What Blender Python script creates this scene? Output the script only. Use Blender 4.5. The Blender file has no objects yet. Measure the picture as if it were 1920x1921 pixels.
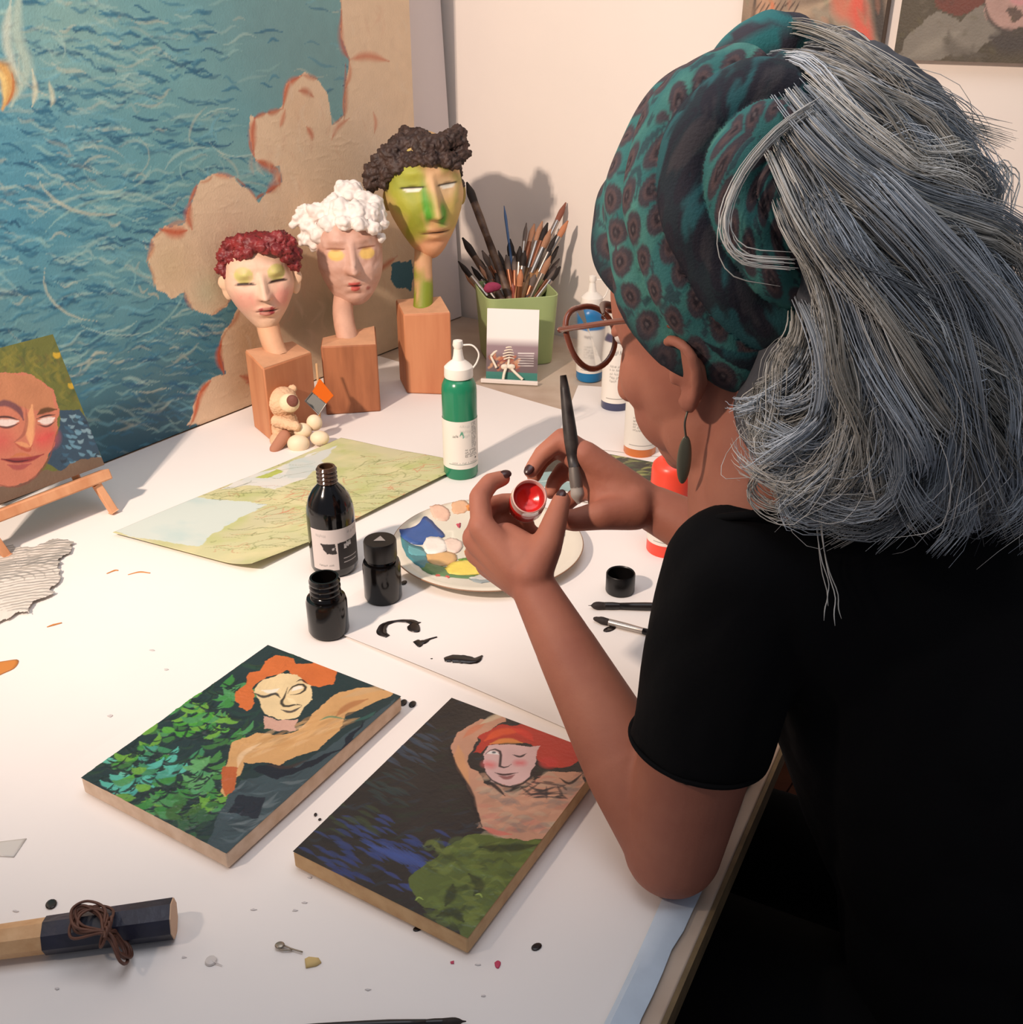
import bpy, bmesh, math, random
import numpy as np
from mathutils import Vector, Matrix, noise as mnoise

random.seed(7)
RNG = np.random.default_rng(7)
scene = bpy.context.scene
col = scene.collection
PI = math.pi

# ---------------------------------------------------------------- camera
TZ = 0.75                      # height of the table top
FPX = 1900.0                   # focal length in pixels of the 1920 wide frame
PITCH = math.radians(27)
CAM = np.array([0.0, 0.0, TZ + 0.69])
cd = bpy.data.cameras.new('camera'); cam = bpy.data.objects.new('camera', cd); col.objects.link(cam)
cam.location = CAM; cam.rotation_euler = (PI / 2 - PITCH, 0, 0)
cd.sensor_fit = 'HORIZONTAL'; cd.sensor_width = 36.0; cd.lens = 36.0 * FPX / 1920.0
cd.clip_start = 0.02
scene.camera = cam
# ---------------------------------------------------------------- world and lights
w = bpy.data.worlds.new('room_air'); scene.world = w; w.use_nodes = True
bg = w.node_tree.nodes['Background']; bg.inputs[0].default_value = (0.80, 0.85, 1.0, 1); bg.inputs[1].default_value = 0.21
def spot(name, loc, aim, power, colr, size, blend, radius):
    l = bpy.data.lights.new(name, 'SPOT'); l.energy = power; l.color = colr
    l.spot_size = math.radians(size); l.spot_blend = blend; l.shadow_soft_size = radius
    o = bpy.data.objects.new(name, l); col.objects.link(o); o.location = loc
    o.rotation_euler = (Vector(aim) - Vector(loc)).to_track_quat('-Z', 'Y').to_euler()
    return o
# a clamp lamp with four bulbs on the left, outside the frame
LAMP = Vector((-1.00, 0.24, 1.93)); AIM = Vector((-0.12, 2.05, 1.12))
for dx, dz in ((-.022, .022), (.022, .022), (-.022, -.022), (.022, -.022)):
    spot('lamp_bulb', LAMP + Vector((dx, -dx * .5, dz)), AIM, 43.0, (1.0, 0.80, 0.66), 98, 1.0, 0.016)
la = bpy.data.lights.new('ceiling_light', 'AREA'); la.energy = 13.0; la.color = (0.95, 0.95, 1.0); la.size = 1.2
lo = bpy.data.objects.new('ceiling_light', la); col.objects.link(lo); lo.location = (0.05, 0.75, 2.55)
vs = scene.view_settings
vs.view_transform = 'Standard'; vs.look = 'None'; vs.exposure = -0.12; vs.gamma = 1.0; vs.use_curve_mapping = False

# ---------------------------------------------------------------- geometry of the view, used to take measurements
_F = np.array([0, math.cos(PITCH), -math.sin(PITCH)]); _U = np.array([0, math.sin(PITCH), math.cos(PITCH)]); _R = np.array([1.0, 0, 0])
def ray(x, y): return _F + (x - 960) / FPX * _R - (y - 960.5) / FPX * _U
def P(x, y, z=TZ):             # the point at height z that the photograph shows at x, y
    d = ray(x, y); return CAM + d * ((z - CAM[2]) / d[2])
def Q(x, y, t): return CAM + ray(x, y) * t
def on_plane(x, y, p0, n):
    d = ray(x, y); return CAM + d * (np.dot(np.array(p0) - CAM, n) / np.dot(d, n))

# ---------------------------------------------------------------- mesh helpers: every shape is (verts, faces)
def comb(*ms):
    V = []; Fc = []; o = 0
    for v, f in ms:
        v = np.asarray(v, float).reshape(-1, 3); V.append(v)
        Fc += [tuple(int(i) + o for i in q) for q in f]; o += len(v)
    return np.concatenate(V), Fc
def nrm(v):
    v = np.asarray(v, float); return v / (np.linalg.norm(v) + 1e-12)
def xf(m, loc=(0, 0, 0), rz=0.0, sc=(1, 1, 1), basis=None):
    v = np.asarray(m[0], float) * np.array(sc)
    if basis is not None: v = v @ np.array(basis)          # rows are the local axes
    if rz:
        c, s = math.cos(rz), math.sin(rz); v = v @ np.array([[c, s, 0], [-s, c, 0], [0, 0, 1]])
    return v + np.array(loc), m[1]
def grid_faces(nu, nv, cu=False, cv=False, off=0):
    fs = []
    for i in range(nu if cu else nu - 1):
        a = i * nv; b = ((i + 1) % nu) * nv
        for j in range(nv if cv else nv - 1):
            k = (j + 1) % nv
            fs.append((off + a + j, off + b + j, off + b + k, off + a + k))
    return fs
def lathe(prof, seg=32, closed_ends=True):
    prof = np.array(prof, float); n = len(prof); V = []
    for i in range(seg):
        a = 2 * PI * i / seg
        V.append(np.stack([prof[:, 0] * math.cos(a), prof[:, 0] * math.sin(a), prof[:, 1]], 1))
    V = np.concatenate(V); fs = grid_faces(seg, n, cu=True)
    if closed_ends:
        if prof[0, 0] > 1e-6: fs.append(tuple(i * n for i in range(seg))[::-1])
        if prof[-1, 0] > 1e-6: fs.append(tuple(i * n + n - 1 for i in range(seg)))
    return V, fs
def frames(pts):
    pts = np.asarray(pts, float); T = np.gradient(pts, axis=0); T /= np.linalg.norm(T, axis=1)[:, None] + 1e-12
    n = np.cross(T[0], [0, 0, 1]);
    if np.linalg.norm(n) < 1e-3: n = np.cross(T[0], [1, 0, 0])
    n = nrm(n); N = []
    for t in T:
        n = nrm(n - t * np.dot(n, t)); N.append(n)
    N = np.array(N); return T, N, np.cross(T, N)
def tube(pts, r, seg=8, caps=True, flat=1.0):
    pts = np.asarray(pts, float); n = len(pts); r = np.broadcast_to(np.asarray(r, float), (n,))
    T, N, B = frames(pts); a = np.arange(seg) * 2 * PI / seg
    V = pts[:, None, :] + r[:, None, None] * (np.cos(a)[None, :, None] * N[:, None, :] + flat * np.sin(a)[None, :, None] * B[:, None, :])
    fs = grid_faces(n, seg, cv=True)
    if caps: fs += [tuple(range(seg))[::-1], tuple((n - 1) * seg + i for i in range(seg))]
    return V.reshape(-1, 3), fs
def ellipsoid(c, r, nu=24, nv=14, basis=None):
    V = []; a = np.arange(nu) * 2 * PI / nu
    for i in range(1, nv):
        t = PI * i / nv
        V.append(np.stack([np.sin(t) * np.cos(a), np.sin(t) * np.sin(a), np.full(nu, math.cos(t))], 1))
    V = np.concatenate(V + [np.array([[0, 0, 1.], [0, 0, -1.]])])
    n = (nv - 1) * nu; fs = []
    for i in range(nv - 2):
        for j in range(nu):
            k = (j + 1) % nu; fs.append((i * nu + j, (i + 1) * nu + j, (i + 1) * nu + k, i * nu + k))
    for j in range(nu):
        k = (j + 1) % nu; fs.append((n, j, k)); fs.append((n + 1, (nv - 2) * nu + k, (nv - 2) * nu + j))
    V = V * np.array(r)
    if basis is not None: V = V @ np.array(basis)
    return V + np.array(c), fs
def capsule(a, b, ra, rb, seg=14):
    a = np.array(a, float); b = np.array(b, float); L = np.linalg.norm(b - a); d = (b - a) / (L + 1e-9)
    pts = []; rs = []
    for k in range(6):
        t = PI / 2 * k / 5.5; pts.append(a - d * ra * math.cos(t)); rs.append(max(ra * math.sin(t), ra * .08))
    for k in range(1, 5): pts.append(a + (b - a) * k / 5); rs.append(ra + (rb - ra) * k / 5)
    for k in range(5, -1, -1):
        t = PI / 2 * k / 5.5; pts.append(b + d * rb * math.cos(t)); rs.append(max(rb * math.sin(t), rb * .08))
    return tube(pts, rs, seg)
def prism(poly, z0, z1):
    poly = np.asarray(poly, float); n = len(poly)
    V = np.concatenate([np.c_[poly, np.full(n, z0)], np.c_[poly, np.full(n, z1)]])
    fs = [tuple(range(n))[::-1], tuple(range(n, 2 * n))] + [(i, (i + 1) % n, n + (i + 1) % n, n + i) for i in range(n)]
    return V, fs
def box(lo, hi):
    (x0, y0, z0), (x1, y1, z1) = lo, hi
    return prism([(x0, y0), (x1, y0), (x1, y1), (x0, y1)], z0, z1)
def slab(o, a, b, t):          # a board: corner o, edge vectors a, b, thickness vector t
    o, a, b, t = (np.array(q, float) for q in (o, a, b, t))
    V = np.array([o, o + a, o + a + b, o + b]); V = np.concatenate([V, V + t])
    return V, [(3, 2, 1, 0), (4, 5, 6, 7), (0, 1, 5, 4), (1, 2, 6, 5), (2, 3, 7, 6), (3, 0, 4, 7)]
def smoothcurve(pts, n=24):    # Catmull-Rom through the points
    pts = np.asarray(pts, float); m = len(pts)
    p = np.concatenate([[2 * pts[0] - pts[1]], pts, [2 * pts[-1] - pts[-2]]])
    out = []
    for s in np.linspace(0, m - 1 - 1e-9, n):
        i = int(s); t = s - i; a, b, c, d = p[i:i + 4]
        out.append(.5 * (2 * b + (c - a) * t + (2 * a - 5 * b + 4 * c - d) * t * t + (3 * b - a - 3 * c + d) * t ** 3))
    return np.array(out)

ORG = {}
def _mesh(name, V, fs, vcol=None, smooth=True):
    me = bpy.data.meshes.new(name)
    if isinstance(fs, np.ndarray):
        nf, k = fs.shape
        me.vertices.add(len(V)); me.vertices.foreach_set('co', np.asarray(V, np.float32).ravel())
        me.loops.add(nf * k); me.loops.foreach_set('vertex_index', fs.astype(np.int32).ravel())
        me.polygons.add(nf); me.polygons.foreach_set('loop_start', np.arange(nf, dtype=np.int32) * k)
        me.update(calc_edges=True)
    else:
        me.from_pydata([tuple(v) for v in V], [], fs)
    if smooth: me.polygons.foreach_set('use_smooth', np.ones(len(me.polygons), bool))
    if vcol is not None:
        at = me.color_attributes.new('paint', 'FLOAT_COLOR', 'POINT')
        c = np.ones((len(V), 4), np.float32); c[:, :3] = vcol; at.data.foreach_set('color', c.ravel())
    me.update()
    return me
def sharp(me, deg=35):
    try: me.set_sharp_from_angle(angle=math.radians(deg))
    except Exception: pass
def mk(name, m, mat, parent=None, vcol=None, smooth=True, bevel=0.0, sharp_deg=35, seg=2):
    """one mesh object built in world coordinates; its origin is its parent's or its own base"""
    V, fs = m; V = np.asarray(V, float)
    if parent is not None: org = ORG[parent.name]
    else: org = np.array([(V[:, 0].min() + V[:, 0].max()) / 2, (V[:, 1].min() + V[:, 1].max()) / 2, V[:, 2].min()])
    me = _mesh(name, V - org, fs, vcol, smooth)
    if smooth and sharp_deg: sharp(me, sharp_deg)
    o = bpy.data.objects.new(name, me); col.objects.link(o)
    if parent is not None: o.parent = parent; ORG[o.name] = org
    else: o.location = org; ORG[o.name] = org
    if mat: me.materials.append(mat)
    if bevel:
        b = o.modifiers.new('bevel', 'BEVEL'); b.width = bevel; b.segments = seg; b.limit_method = 'ANGLE'; b.angle_limit = math.radians(40)
    return o
def thing(name, label, cat, base, group=None):
    o = bpy.data.objects.new(name, None); col.objects.link(o); o.empty_display_size = .02
    base = np.array(base, float); o.location = base; ORG[o.name] = base
    return tag(o, label, cat, group)
def tag(o, label=None, cat=None, group=None, kind=None):
    if label: o['label'] = label
    if cat: o['category'] = cat
    if group: o['group'] = group
    if kind: o['kind'] = kind
    return o
def fix_normals(V, fs):
    bm = bmesh.new(); vs_ = [bm.verts.new(v) for v in V]
    for q in fs:
        try: bm.faces.new([vs_[i] for i in q])
        except ValueError: pass
    bmesh.ops.recalc_face_normals(bm, faces=bm.faces); bm.verts.index_update()
    v = np.array([x.co[:] for x in bm.verts]); f = [tuple(x.index for x in q.verts) for q in bm.faces]; bm.free()
    return v, f
def remesh(m, voxel, smooth=4, fac=.5):
    """fuse overlapping shapes into one continuous skin"""
    me = _mesh('tmp', m[0], m[1]); o = bpy.data.objects.new('tmp', me); col.objects.link(o)
    r = o.modifiers.new('r', 'REMESH'); r.mode = 'VOXEL'; r.voxel_size = voxel
    if smooth: s = o.modifiers.new('s', 'SMOOTH'); s.factor = fac; s.iterations = smooth
    dg = bpy.context.evaluated_depsgraph_get(); ev = o.evaluated_get(dg); em = ev.to_mesh()
    n = len(em.vertices); V = np.empty(n * 3, np.float32); em.vertices.foreach_get('co', V)
    fs = np.empty(len(em.polygons) * 4, np.int32); em.loops.foreach_get('vertex_index', fs)
    ev.to_mesh_clear(); bpy.data.objects.remove(o); bpy.data.meshes.remove(me)
    return V.reshape(-1, 3).astype(float), fs.reshape(-1, 4)
def vnoise(V, scale, seed=0.0):
    return np.array([mnoise.noise(Vector((v[0] * scale + seed, v[1] * scale - seed * .7, v[2] * scale + seed * 1.3))) for v in V])
def hnoise(x, y, seed=0):      # fast smooth value noise on arrays
    x = np.asarray(x, float); y = np.asarray(y, float); xi = np.floor(x).astype(int); yi = np.floor(y).astype(int)
    fx = x - xi; fy = y - yi; fx = fx * fx * (3 - 2 * fx); fy = fy * fy * (3 - 2 * fy)
    def h(a, b):
        n = (a * 374761393 + b * 668265263 + seed * 974711) & 0x7fffffff; n = ((n ^ (n >> 13)) * 1274126177) & 0x7fffffff
        return ((n ^ (n >> 16)) & 0xffff) / 65535.0
    return (h(xi, yi) * (1 - fx) + h(xi + 1, yi) * fx) * (1 - fy) + (h(xi, yi + 1) * (1 - fx) + h(xi + 1, yi + 1) * fx) * fy
def fbm(x, y, seed=0, o=4):
    s = 0; a = .5
    for i in range(o): s = s + a * hnoise(x * 2 ** i, y * 2 ** i, seed + i * 17); a *= .5
    return s

# ---------------------------------------------------------------- materials
def lin(c):
    c = np.asarray(c, float) / 255.0
    return np.where(c <= .04045, c / 12.92, ((c + .055) / 1.055) ** 2.4)
MATS = {}
def mat(name, c, rough=.5, bump=0.0, bscale=200.0, var=0.0, vscale=20.0, c2=None, metal=0.0, trans=0.0, sss=0.0, coat=0.0, stretch=None, spec=None):
    if name in MATS: return MATS[name]
    m = bpy.data.materials.new(name); m.use_nodes = True; nt = m.node_tree; b = nt.nodes['Principled BSDF']; L = nt.links
    lc = tuple(lin(c)) + (1,); b.inputs['Base Color'].default_value = lc
    b.inputs['Roughness'].default_value = rough; b.inputs['Metallic'].default_value = metal
    if trans: b.inputs['Transmission Weight'].default_value = trans
    if sss:
        b.inputs['Subsurface Weight'].default_value = sss; b.inputs['Subsurface Radius'].default_value = (.01, .004, .002); b.inputs['Subsurface Scale'].default_value = .6
    if coat: b.inputs['Coat Weight'].default_value = coat
    if spec is not None: b.inputs['Specular IOR Level'].default_value = spec
    tc = nt.nodes.new('ShaderNodeTexCoord'); mp = nt.nodes.new('ShaderNodeMapping'); L.new(tc.outputs['Object'], mp.inputs[0])
    if stretch: mp.inputs['Scale'].default_value = stretch
    if var or c2 is not None:
        n = nt.nodes.new('ShaderNodeTexNoise'); n.inputs['Scale'].default_value = vscale; n.inputs['Detail'].default_value = 5; L.new(mp.outputs[0], n.inputs[0])
        r = nt.nodes.new('ShaderNodeValToRGB'); L.new(n.outputs[0], r.inputs[0])
        r.color_ramp.elements[0].position = .35; r.color_ramp.elements[1].position = .68
        if c2 is None:
            a = tuple(np.clip(lin(c) * (1 - var), 0, 1)) + (1,); d = tuple(np.clip(lin(c) * (1 + var), 0, 1)) + (1,)
        else: a = lc; d = tuple(lin(c2)) + (1,)
        r.color_ramp.elements[0].color = a; r.color_ramp.elements[1].color = d; L.new(r.outputs[0], b.inputs['Base Color'])
    if bump:
        n2 = nt.nodes.new('ShaderNodeTexNoise'); n2.inputs['Scale'].default_value = bscale; n2.inputs['Detail'].default_value = 4; L.new(mp.outputs[0], n2.inputs[0])
        bp = nt.nodes.new('ShaderNodeBump'); bp.inputs['Strength'].default_value = bump; bp.inputs['Distance'].default_value = .002
        L.new(n2.outputs[0], bp.inputs['Height']); L.new(bp.outputs[0], b.inputs['Normal'])
    MATS[name] = m; return m
def vmat(name, rough=.5, bump=0.0, bscale=150.0, coat=0.0, sss=0.0, aniso=0.0):   # colour from the mesh's own paint layer
    if name in MATS: return MATS[name]
    m = mat(name, (200, 200, 200), rough, bump, bscale, coat=coat, sss=sss); nt = m.node_tree
    a = nt.nodes.new('ShaderNodeVertexColor'); a.layer_name = 'paint'
    nt.links.new(a.outputs[0], nt.nodes['Principled BSDF'].inputs['Base Color'])
    return m
def wood(name, c1, c2, scale=30.0, stretch=(1, 1, .08), rough=.6):
    if name in MATS: return MATS[name]
    return mat(name, c1, rough, bump=.25, bscale=scale * 3, vscale=scale, c2=c2, stretch=stretch)

# ---------------------------------------------------------------- paint on a flat surface
class Paint:
    """colours painted on a grid of points over a flat piece: corner o, edge vectors a and b"""
    def __init__(s, o, a, b, nx, ny, base):
        s.o, s.a, s.b = (np.array(q, float) for q in (o, a, b)); s.nx, s.ny = nx, ny
        s.n = nrm(np.cross(s.a, s.b)); s.A = np.linalg.norm(s.a); s.B = np.linalg.norm(s.b)
        s.gx, s.gy = np.meshgrid(np.linspace(0, s.A, nx), np.linspace(0, s.B, ny))     # metres on the surface
        s.c = np.zeros((ny, nx, 3)) + lin(base); s.dx = s.A / (nx - 1); s.dy = s.B / (ny - 1)
        s.h = np.zeros((ny, nx))
    def px(s, pts):            # photograph positions -> metres on the surface
        out = []
        for x, y in pts:
            q = on_plane(x, y, s.o, s.n) - s.o; out.append((np.dot(q, s.a) / s.A, np.dot(q, s.b) / s.B))
        return np.array(out)
    def _win(s, lo, hi, m=0.0):
        i0 = max(0, int((lo[0] - m) / s.dx)); i1 = min(s.nx, int((hi[0] + m) / s.dx) + 2)
        j0 = max(0, int((lo[1] - m) / s.dy)); j1 = min(s.ny, int((hi[1] + m) / s.dy) + 2)
        return (slice(j0, j1), slice(i0, i1)) if i1 > i0 and j1 > j0 else None
    def poly(s, pts, c, alpha=1.0, wob=0.0, seed=0, lift=0.0):
        pts = np.asarray(pts, float); wd = s._win(pts.min(0), pts.max(0), wob * 2)
        if wd is None: return
        X = s.gx[wd].copy(); Y = s.gy[wd].copy()
        if wob:
            k = 1 / (wob * 6); n1 = fbm(X * k, Y * k, seed); n2 = fbm(X * k + 50, Y * k, seed + 3)
            X = X + (n1 - .47) * wob * 4; Y = Y + (n2 - .47) * wob * 4
        ins = np.zeros(X.shape, bool); j = len(pts) - 1
        for i in range(len(pts)):
            xi, yi = pts[i]; xj, yj = pts[j]
            if yi != yj: ins ^= ((yi > Y) != (yj > Y)) & (X < (xj - xi) * (Y - yi) / (yj - yi) + xi)
            j = i
        al = alpha * ins[..., None]
        s.c[wd] = s.c[wd] * (1 - al) + lin(c) * al; s.h[wd] += lift * ins
        return
    def stroke(s, pts, wdt, c, alpha=1.0, taper=True, n=0, lift=0.0, soft=.5):
        pts = np.asarray(pts, float)
        if n: pts = smoothcurve(pts, n)
        wd = s._win(pts.min(0), pts.max(0), wdt)
        if wd is None: return
        X = s.gx[wd]; Y = s.gy[wd]; best = np.full(X.shape, 1e9); m = len(pts) - 1
        for i in range(m):
            a, b = pts[i], pts[i + 1]; d = b - a; L = d @ d + 1e-12
            t = np.clip(((X - a[0]) * d[0] + (Y - a[1]) * d[1]) / L, 0, 1)
            q = np.hypot(X - a[0] - t * d[0], Y - a[1] - t * d[1])
            if taper: g = (i + t) / m; q = q / np.clip(1.15 * np.sin(PI * np.clip(g, .06, .94)), .2, 1)
            best = np.minimum(best, q)
        al = alpha * np.clip((wdt / 2 - best) / (wdt / 2 * soft + 1e-9), 0, 1)[..., None]
        s.c[wd] = s.c[wd] * (1 - al) + lin(c) * al; s.h[wd] += lift * al[..., 0]
    def blend(s, mask, c):
        mask = np.clip(mask, 0, 1)[..., None]; s.c = s.c * (1 - mask) + lin(c) * mask
    def mottle(s, k, amt, seed=0):
        s.c *= (1 + amt * (fbm(s.gx * k, s.gy * k, seed) - .47) * 2)[..., None]
    def mesh(s, off=0.0, relief=1.0):
        V = s.o + s.gx[..., None] / s.A * s.a + s.gy[..., None] / s.B * s.b + (off + s.h * relief)[..., None] * s.n
        i = np.arange(s.nx * s.ny).reshape(s.ny, s.nx)
        fs = np.stack([i[:-1, :-1], i[:-1, 1:], i[1:, 1:], i[1:, :-1]], -1).reshape(-1, 4)
        return V.reshape(-1, 3), fs
    def colors(s): return np.clip(s.c, 0, 1).reshape(-1, 3)

# ================================================================ the room: its left wall runs along D, the back wall across it
ANG = math.radians(55.5)
D = np.array([math.cos(ANG), math.sin(ANG), 0]); N = np.array([D[1], -D[0], 0]); Z = np.array([0, 0, 1.0])
B0 = np.array([-0.572, 1.681, TZ])                    # a point where the big canvas stands on the table
def ST(s, w_, z=TZ): return B0 + s * D + w_ * N + np.array([0, 0, z - TZ])
S_WALL = float((np.array([.12, 2.25, TZ]) - B0) @ D)  # back wall
W_WALL = -0.13                                        # left wall
def sw(x, y):
    q = P(x, y) - B0; return float(q @ D), float(q @ N)
_e0, _e1 = sw(1362, 1640), sw(1240, 1921)
def WE(s_): return _e0[1] + (s_ - _e0[0]) * (_e1[1] - _e0[1]) / (_e1[0] - _e0[0])     # the sitter's edge of the table, not quite parallel to the wall
W_EDGE = WE(0.0)
def struct(name, m, mt, **k):
    o = mk(name, m, mt, **k); o['kind'] = 'structure'; return o
plaster = mat('warm_white_plaster', (240, 229, 219), .85, bump=.12, bscale=60, var=.02, vscale=3)
struct('wall_back', slab(ST(S_WALL, W_WALL - .1, 0), 3.2 * N, 2.6 * Z, .1 * D), plaster, smooth=False)
struct('wall_left', slab(ST(-3.0, W_WALL, 0), (3.0 + S_WALL) * D, 2.6 * Z, -.1 * N), plaster, smooth=False)
fl = struct('floor', slab(ST(-3.0, W_WALL, -.04), (3.0 + S_WALL) * D, 3.1 * N, .03 * Z), mat('floor_joint', (52, 30, 20), .7), smooth=False)
plank_m = wood('reddish_floor_wood', (120, 66, 40), (88, 46, 28), 14, (.1, 1, 1), .45)
pk = None
for i in range(22):
    wv = W_WALL + .005 + i * .14
    if pk is None:
        pk = mk('plank', slab(ST(-3.0, wv, -.012), (3.0 + S_WALL) * D, .136 * N, .012 * Z), plank_m, fl, smooth=False)
    else:
        q = pk.copy(); col.objects.link(q); q.parent = fl; q.location = tuple(i * .14 * N)

# ---------------------------------------------------------------- table
tb = thing('work_table', 'large work table with grey-brown top covered in white paper', 'table', ST(-.2, .55, 0))
stone = mat('taupe_tabletop', (204, 186, 168), .55, bump=.1, bscale=40, vscale=9, c2=(180, 156, 136))
SN = -1.2
SB = S_WALL - .012
def quadprism(c, z0, z1): return fix_normals(*prism([ST(*q)[:2] for q in c], z0, z1))
mk('tabletop', quadprism([(SN, W_WALL + .012), (SB, W_WALL + .012), (SB, WE(SB)), (SN, WE(SN))], TZ - .028, TZ - .0008), stone, tb, bevel=.002)
mk('edge_band', quadprism([(SN, WE(SN)), (SB, WE(SB)), (SB, WE(SB) + .004), (SN, WE(SN) + .004)], TZ - .028, TZ - .0008), mat('olive_ply_edge', (112, 92, 62), .7, var=.25, vscale=40), tb)
for s_, w_ in ((SN + .08, W_WALL + .1), (SN + .08, WE(SN) - .12), (S_WALL - .12, W_WALL + .1), (S_WALL - .12, WE(SB) - .14)):
    mk('leg', slab(ST(s_, w_, 0), .06 * D, .06 * N, (TZ - .028) * Z), mat('table_leg_wood', (110, 84, 58), .6, var=.2), tb, bevel=.003)

# ---------------------------------------------------------------- paper on the table
paper_m = mat('white_work_paper', (240, 234, 229), .75, bump=.10, bscale=18, var=.015, vscale=4)
def sheet(name, label, corners, z, ns=60, nw=60, amp=.0004, curl=None):
    """a thin sheet with a slight wave: corners in table coordinates (s, w)"""
    c = np.array(corners, float); V = []
    for i in range(ns):
        a = i / (ns - 1)
        for j in range(nw):
            b = j / (nw - 1)
            sw = (c[0] * (1 - a) + c[1] * a) * (1 - b) + (c[3] * (1 - a) + c[2] * a) * b
            h = z + amp * (1 + math.sin(sw[0] * 23 + sw[1] * 9) * math.sin(sw[1] * 17 - sw[0] * 5))
            if curl: h += curl(a, b)
            V.append(ST(sw[0], sw[1], TZ + h))
    V = np.array(V); n = len(V); V2 = V - np.array([0, 0, .0003])
    fs = grid_faces(ns, nw); fs = [q[::-1] for q in fs]; fs2 = [tuple(i + n for i in q[::-1]) for q in fs]
    per = [i * nw for i in range(ns)] + [(ns - 1) * nw + j for j in range(1, nw)] + [i * nw + nw - 1 for i in range(ns - 2, -1, -1)] + [j for j in range(nw - 2, 0, -1)]
    side = [(per[k], per[(k + 1) % len(per)], per[(k + 1) % len(per)] + n, per[k] + n) for k in range(len(per))]
    o = mk(name, fix_normals(np.concatenate([V, V2]), fs + fs2 + side), paper_m, sharp_deg=50)
    return tag(o, label, 'paper', 'white paper sheets covering the table')
W1 = sw(150, 1470)[1]; S1 = sw(950, 1330)[0]
far1 = sw(905, 712); far2 = sw(1062, 744)
sheet_l = sheet('paper_sheet', 'white paper sheet under the green map along the big sea painting', [(SN + .01, .004), (.50, .004), (.44, W1 + .01), (SN + .01, W1 + .01)], .0005)
sheet_n = sheet('paper_sheet', 'white paper sheet under the two large painted panels in the foreground', [(SN + .01, W1 - .03), (S1 + .05, W1 - .03), (S1 + .05, WE(S1) - .034), (SN + .01, WE(SN) - .034)], .0018)
sheet_f = sheet('paper_sheet', 'white paper sheet with black ink strokes under the paint plate', [(S1, W1 - .015), (far1[0] + .02, W1 - .015), (.33, WE(.33) - .040), (S1, WE(S1) - .040)], .0034,
                curl=lambda a, b: .006 * max(0, 1 - a / .05) ** 2 * math.sin(PI * min(1, max(0, b))))
q1 = sw(1062, 748); q2 = sw(1200, 738); q3 = sw(1420, 800); q4 = sw(1340, 850)
sheet_r = sheet('paper_sheet', 'loose white paper sheet under the row of labelled paint bottles', [sw(1085, 728), sw(1330, 742), sw(1560, 900), sw(1040, 838)], .0050, 24, 24)
# pale blue plastic edge taped along the sitter's side of the paper
rows = []
for i in range(80):
    s_ = SN + .02 + i * (.6 - SN) / 79; jag = .006 * (hnoise(i * .45, 0, 5) - .5) + .004 * (hnoise(i * 1.9, 3, 6) - .5)
    rows.append([ST(s_, WE(s_) - .040 + .003 * math.sin(i * .3), TZ + .0042), ST(s_, WE(s_) - .032, TZ + .0078 + .001 * math.sin(i * .8)), ST(s_, WE(s_) - .022 + jag, TZ + .0062), ST(s_, WE(s_) - .013 + jag, TZ + .0030)])
V = np.array(rows).reshape(-1, 3); fs = grid_faces(80, 4)
ve = mk('plastic_edge', fix_normals(np.concatenate([V, V - [0, 0, .0008]]), fs + [tuple(i + 320 for i in q[::-1]) for q in fs]), mat('pale_blue_plastic', (200, 213, 226), .4, var=.06, vscale=30, bump=.1, bscale=50), None)
tag(ve, 'pale blue torn plastic strip along the sitter side of the table', 'plastic strip')

# ================================================================ the big sea painting leaning on the left wall
oil = vmat('oil_paint', .55, bump=.25, bscale=260)
CZ = TZ + .002; CS0, CS1 = -.62, .655; CH = .94
cv = thing('large_canvas', 'huge sea and cloud oil painting standing against the left wall', 'painting', ST(0, 0, CZ))
pt = Paint(ST(CS0, .0, CZ), (CS1 - CS0) * D, CH * Z, 570, 420, (118, 168, 170))
gx, gy = pt.gx, pt.gy
# tone of the water: greener and paler at the top, deeper towards the bottom and left
pt.blend(np.clip(1.1 - gy / .36, 0, 1) * .7, (56, 116, 136))
pt.blend(np.clip(fbm(gx * 3, gy * 5, 2) * 2.2 - .75, 0, 1) * .7, (84, 148, 168))
pt.blend(np.clip(fbm(gx * 4 + 9, gy * 4, 12) * 2.4 - 1.15, 0, 1) * .8, (150, 182, 172))
blob = lambda x, y, r: np.exp(-(((gx - pt.px([(x, y)])[0][0]) / r) ** 2 + ((gy - pt.px([(x, y)])[0][1]) / r) ** 2))
for x, y, r, c, a in ((60, 400, .22, (58, 128, 160), .55), (200, 600, .2, (70, 140, 160), .5), (520, 60, .16, (112, 150, 152), .8), (600, 120, .12, (112, 150, 152), .8), (120, 40, .1, (140, 176, 168), .7), (330, 330, .15, (96, 150, 158), .6), (350, 780, .16, (30, 74, 96), .6), (220, 830, .14, (26, 66, 88), .6)):
    pt.blend(blob(x, y, r) * a, c)
rs = random.Random(3)
def wave(x, y, L, ang, amp, wd, c, al):
    n = 7; ph = rs.random() * 6; pts = []
    ca, sa = math.cos(ang), math.sin(ang)
    for i in range(n):
        u = (i / (n - 1) - .5) * L; v = amp * math.sin(ph + u / L * rs.uniform(5, 8))
        pts.append((x + u * ca - v * sa, y + u * sa + v * ca))
    pt.stroke(pt.px(pts), wd, c, al, lift=.0004)
def flow(x, y):                # direction of the brushwork over the painting
    a = .12 * math.sin(x * .009 + y * .006) + .1
    d = math.hypot(x - 480, y - 420)
    if d < 260: a += (1 - d / 260) * (math.atan2(y - 420, x - 480) + PI / 2) * .25
    if y > 560: a -= .25
    return a
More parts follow.
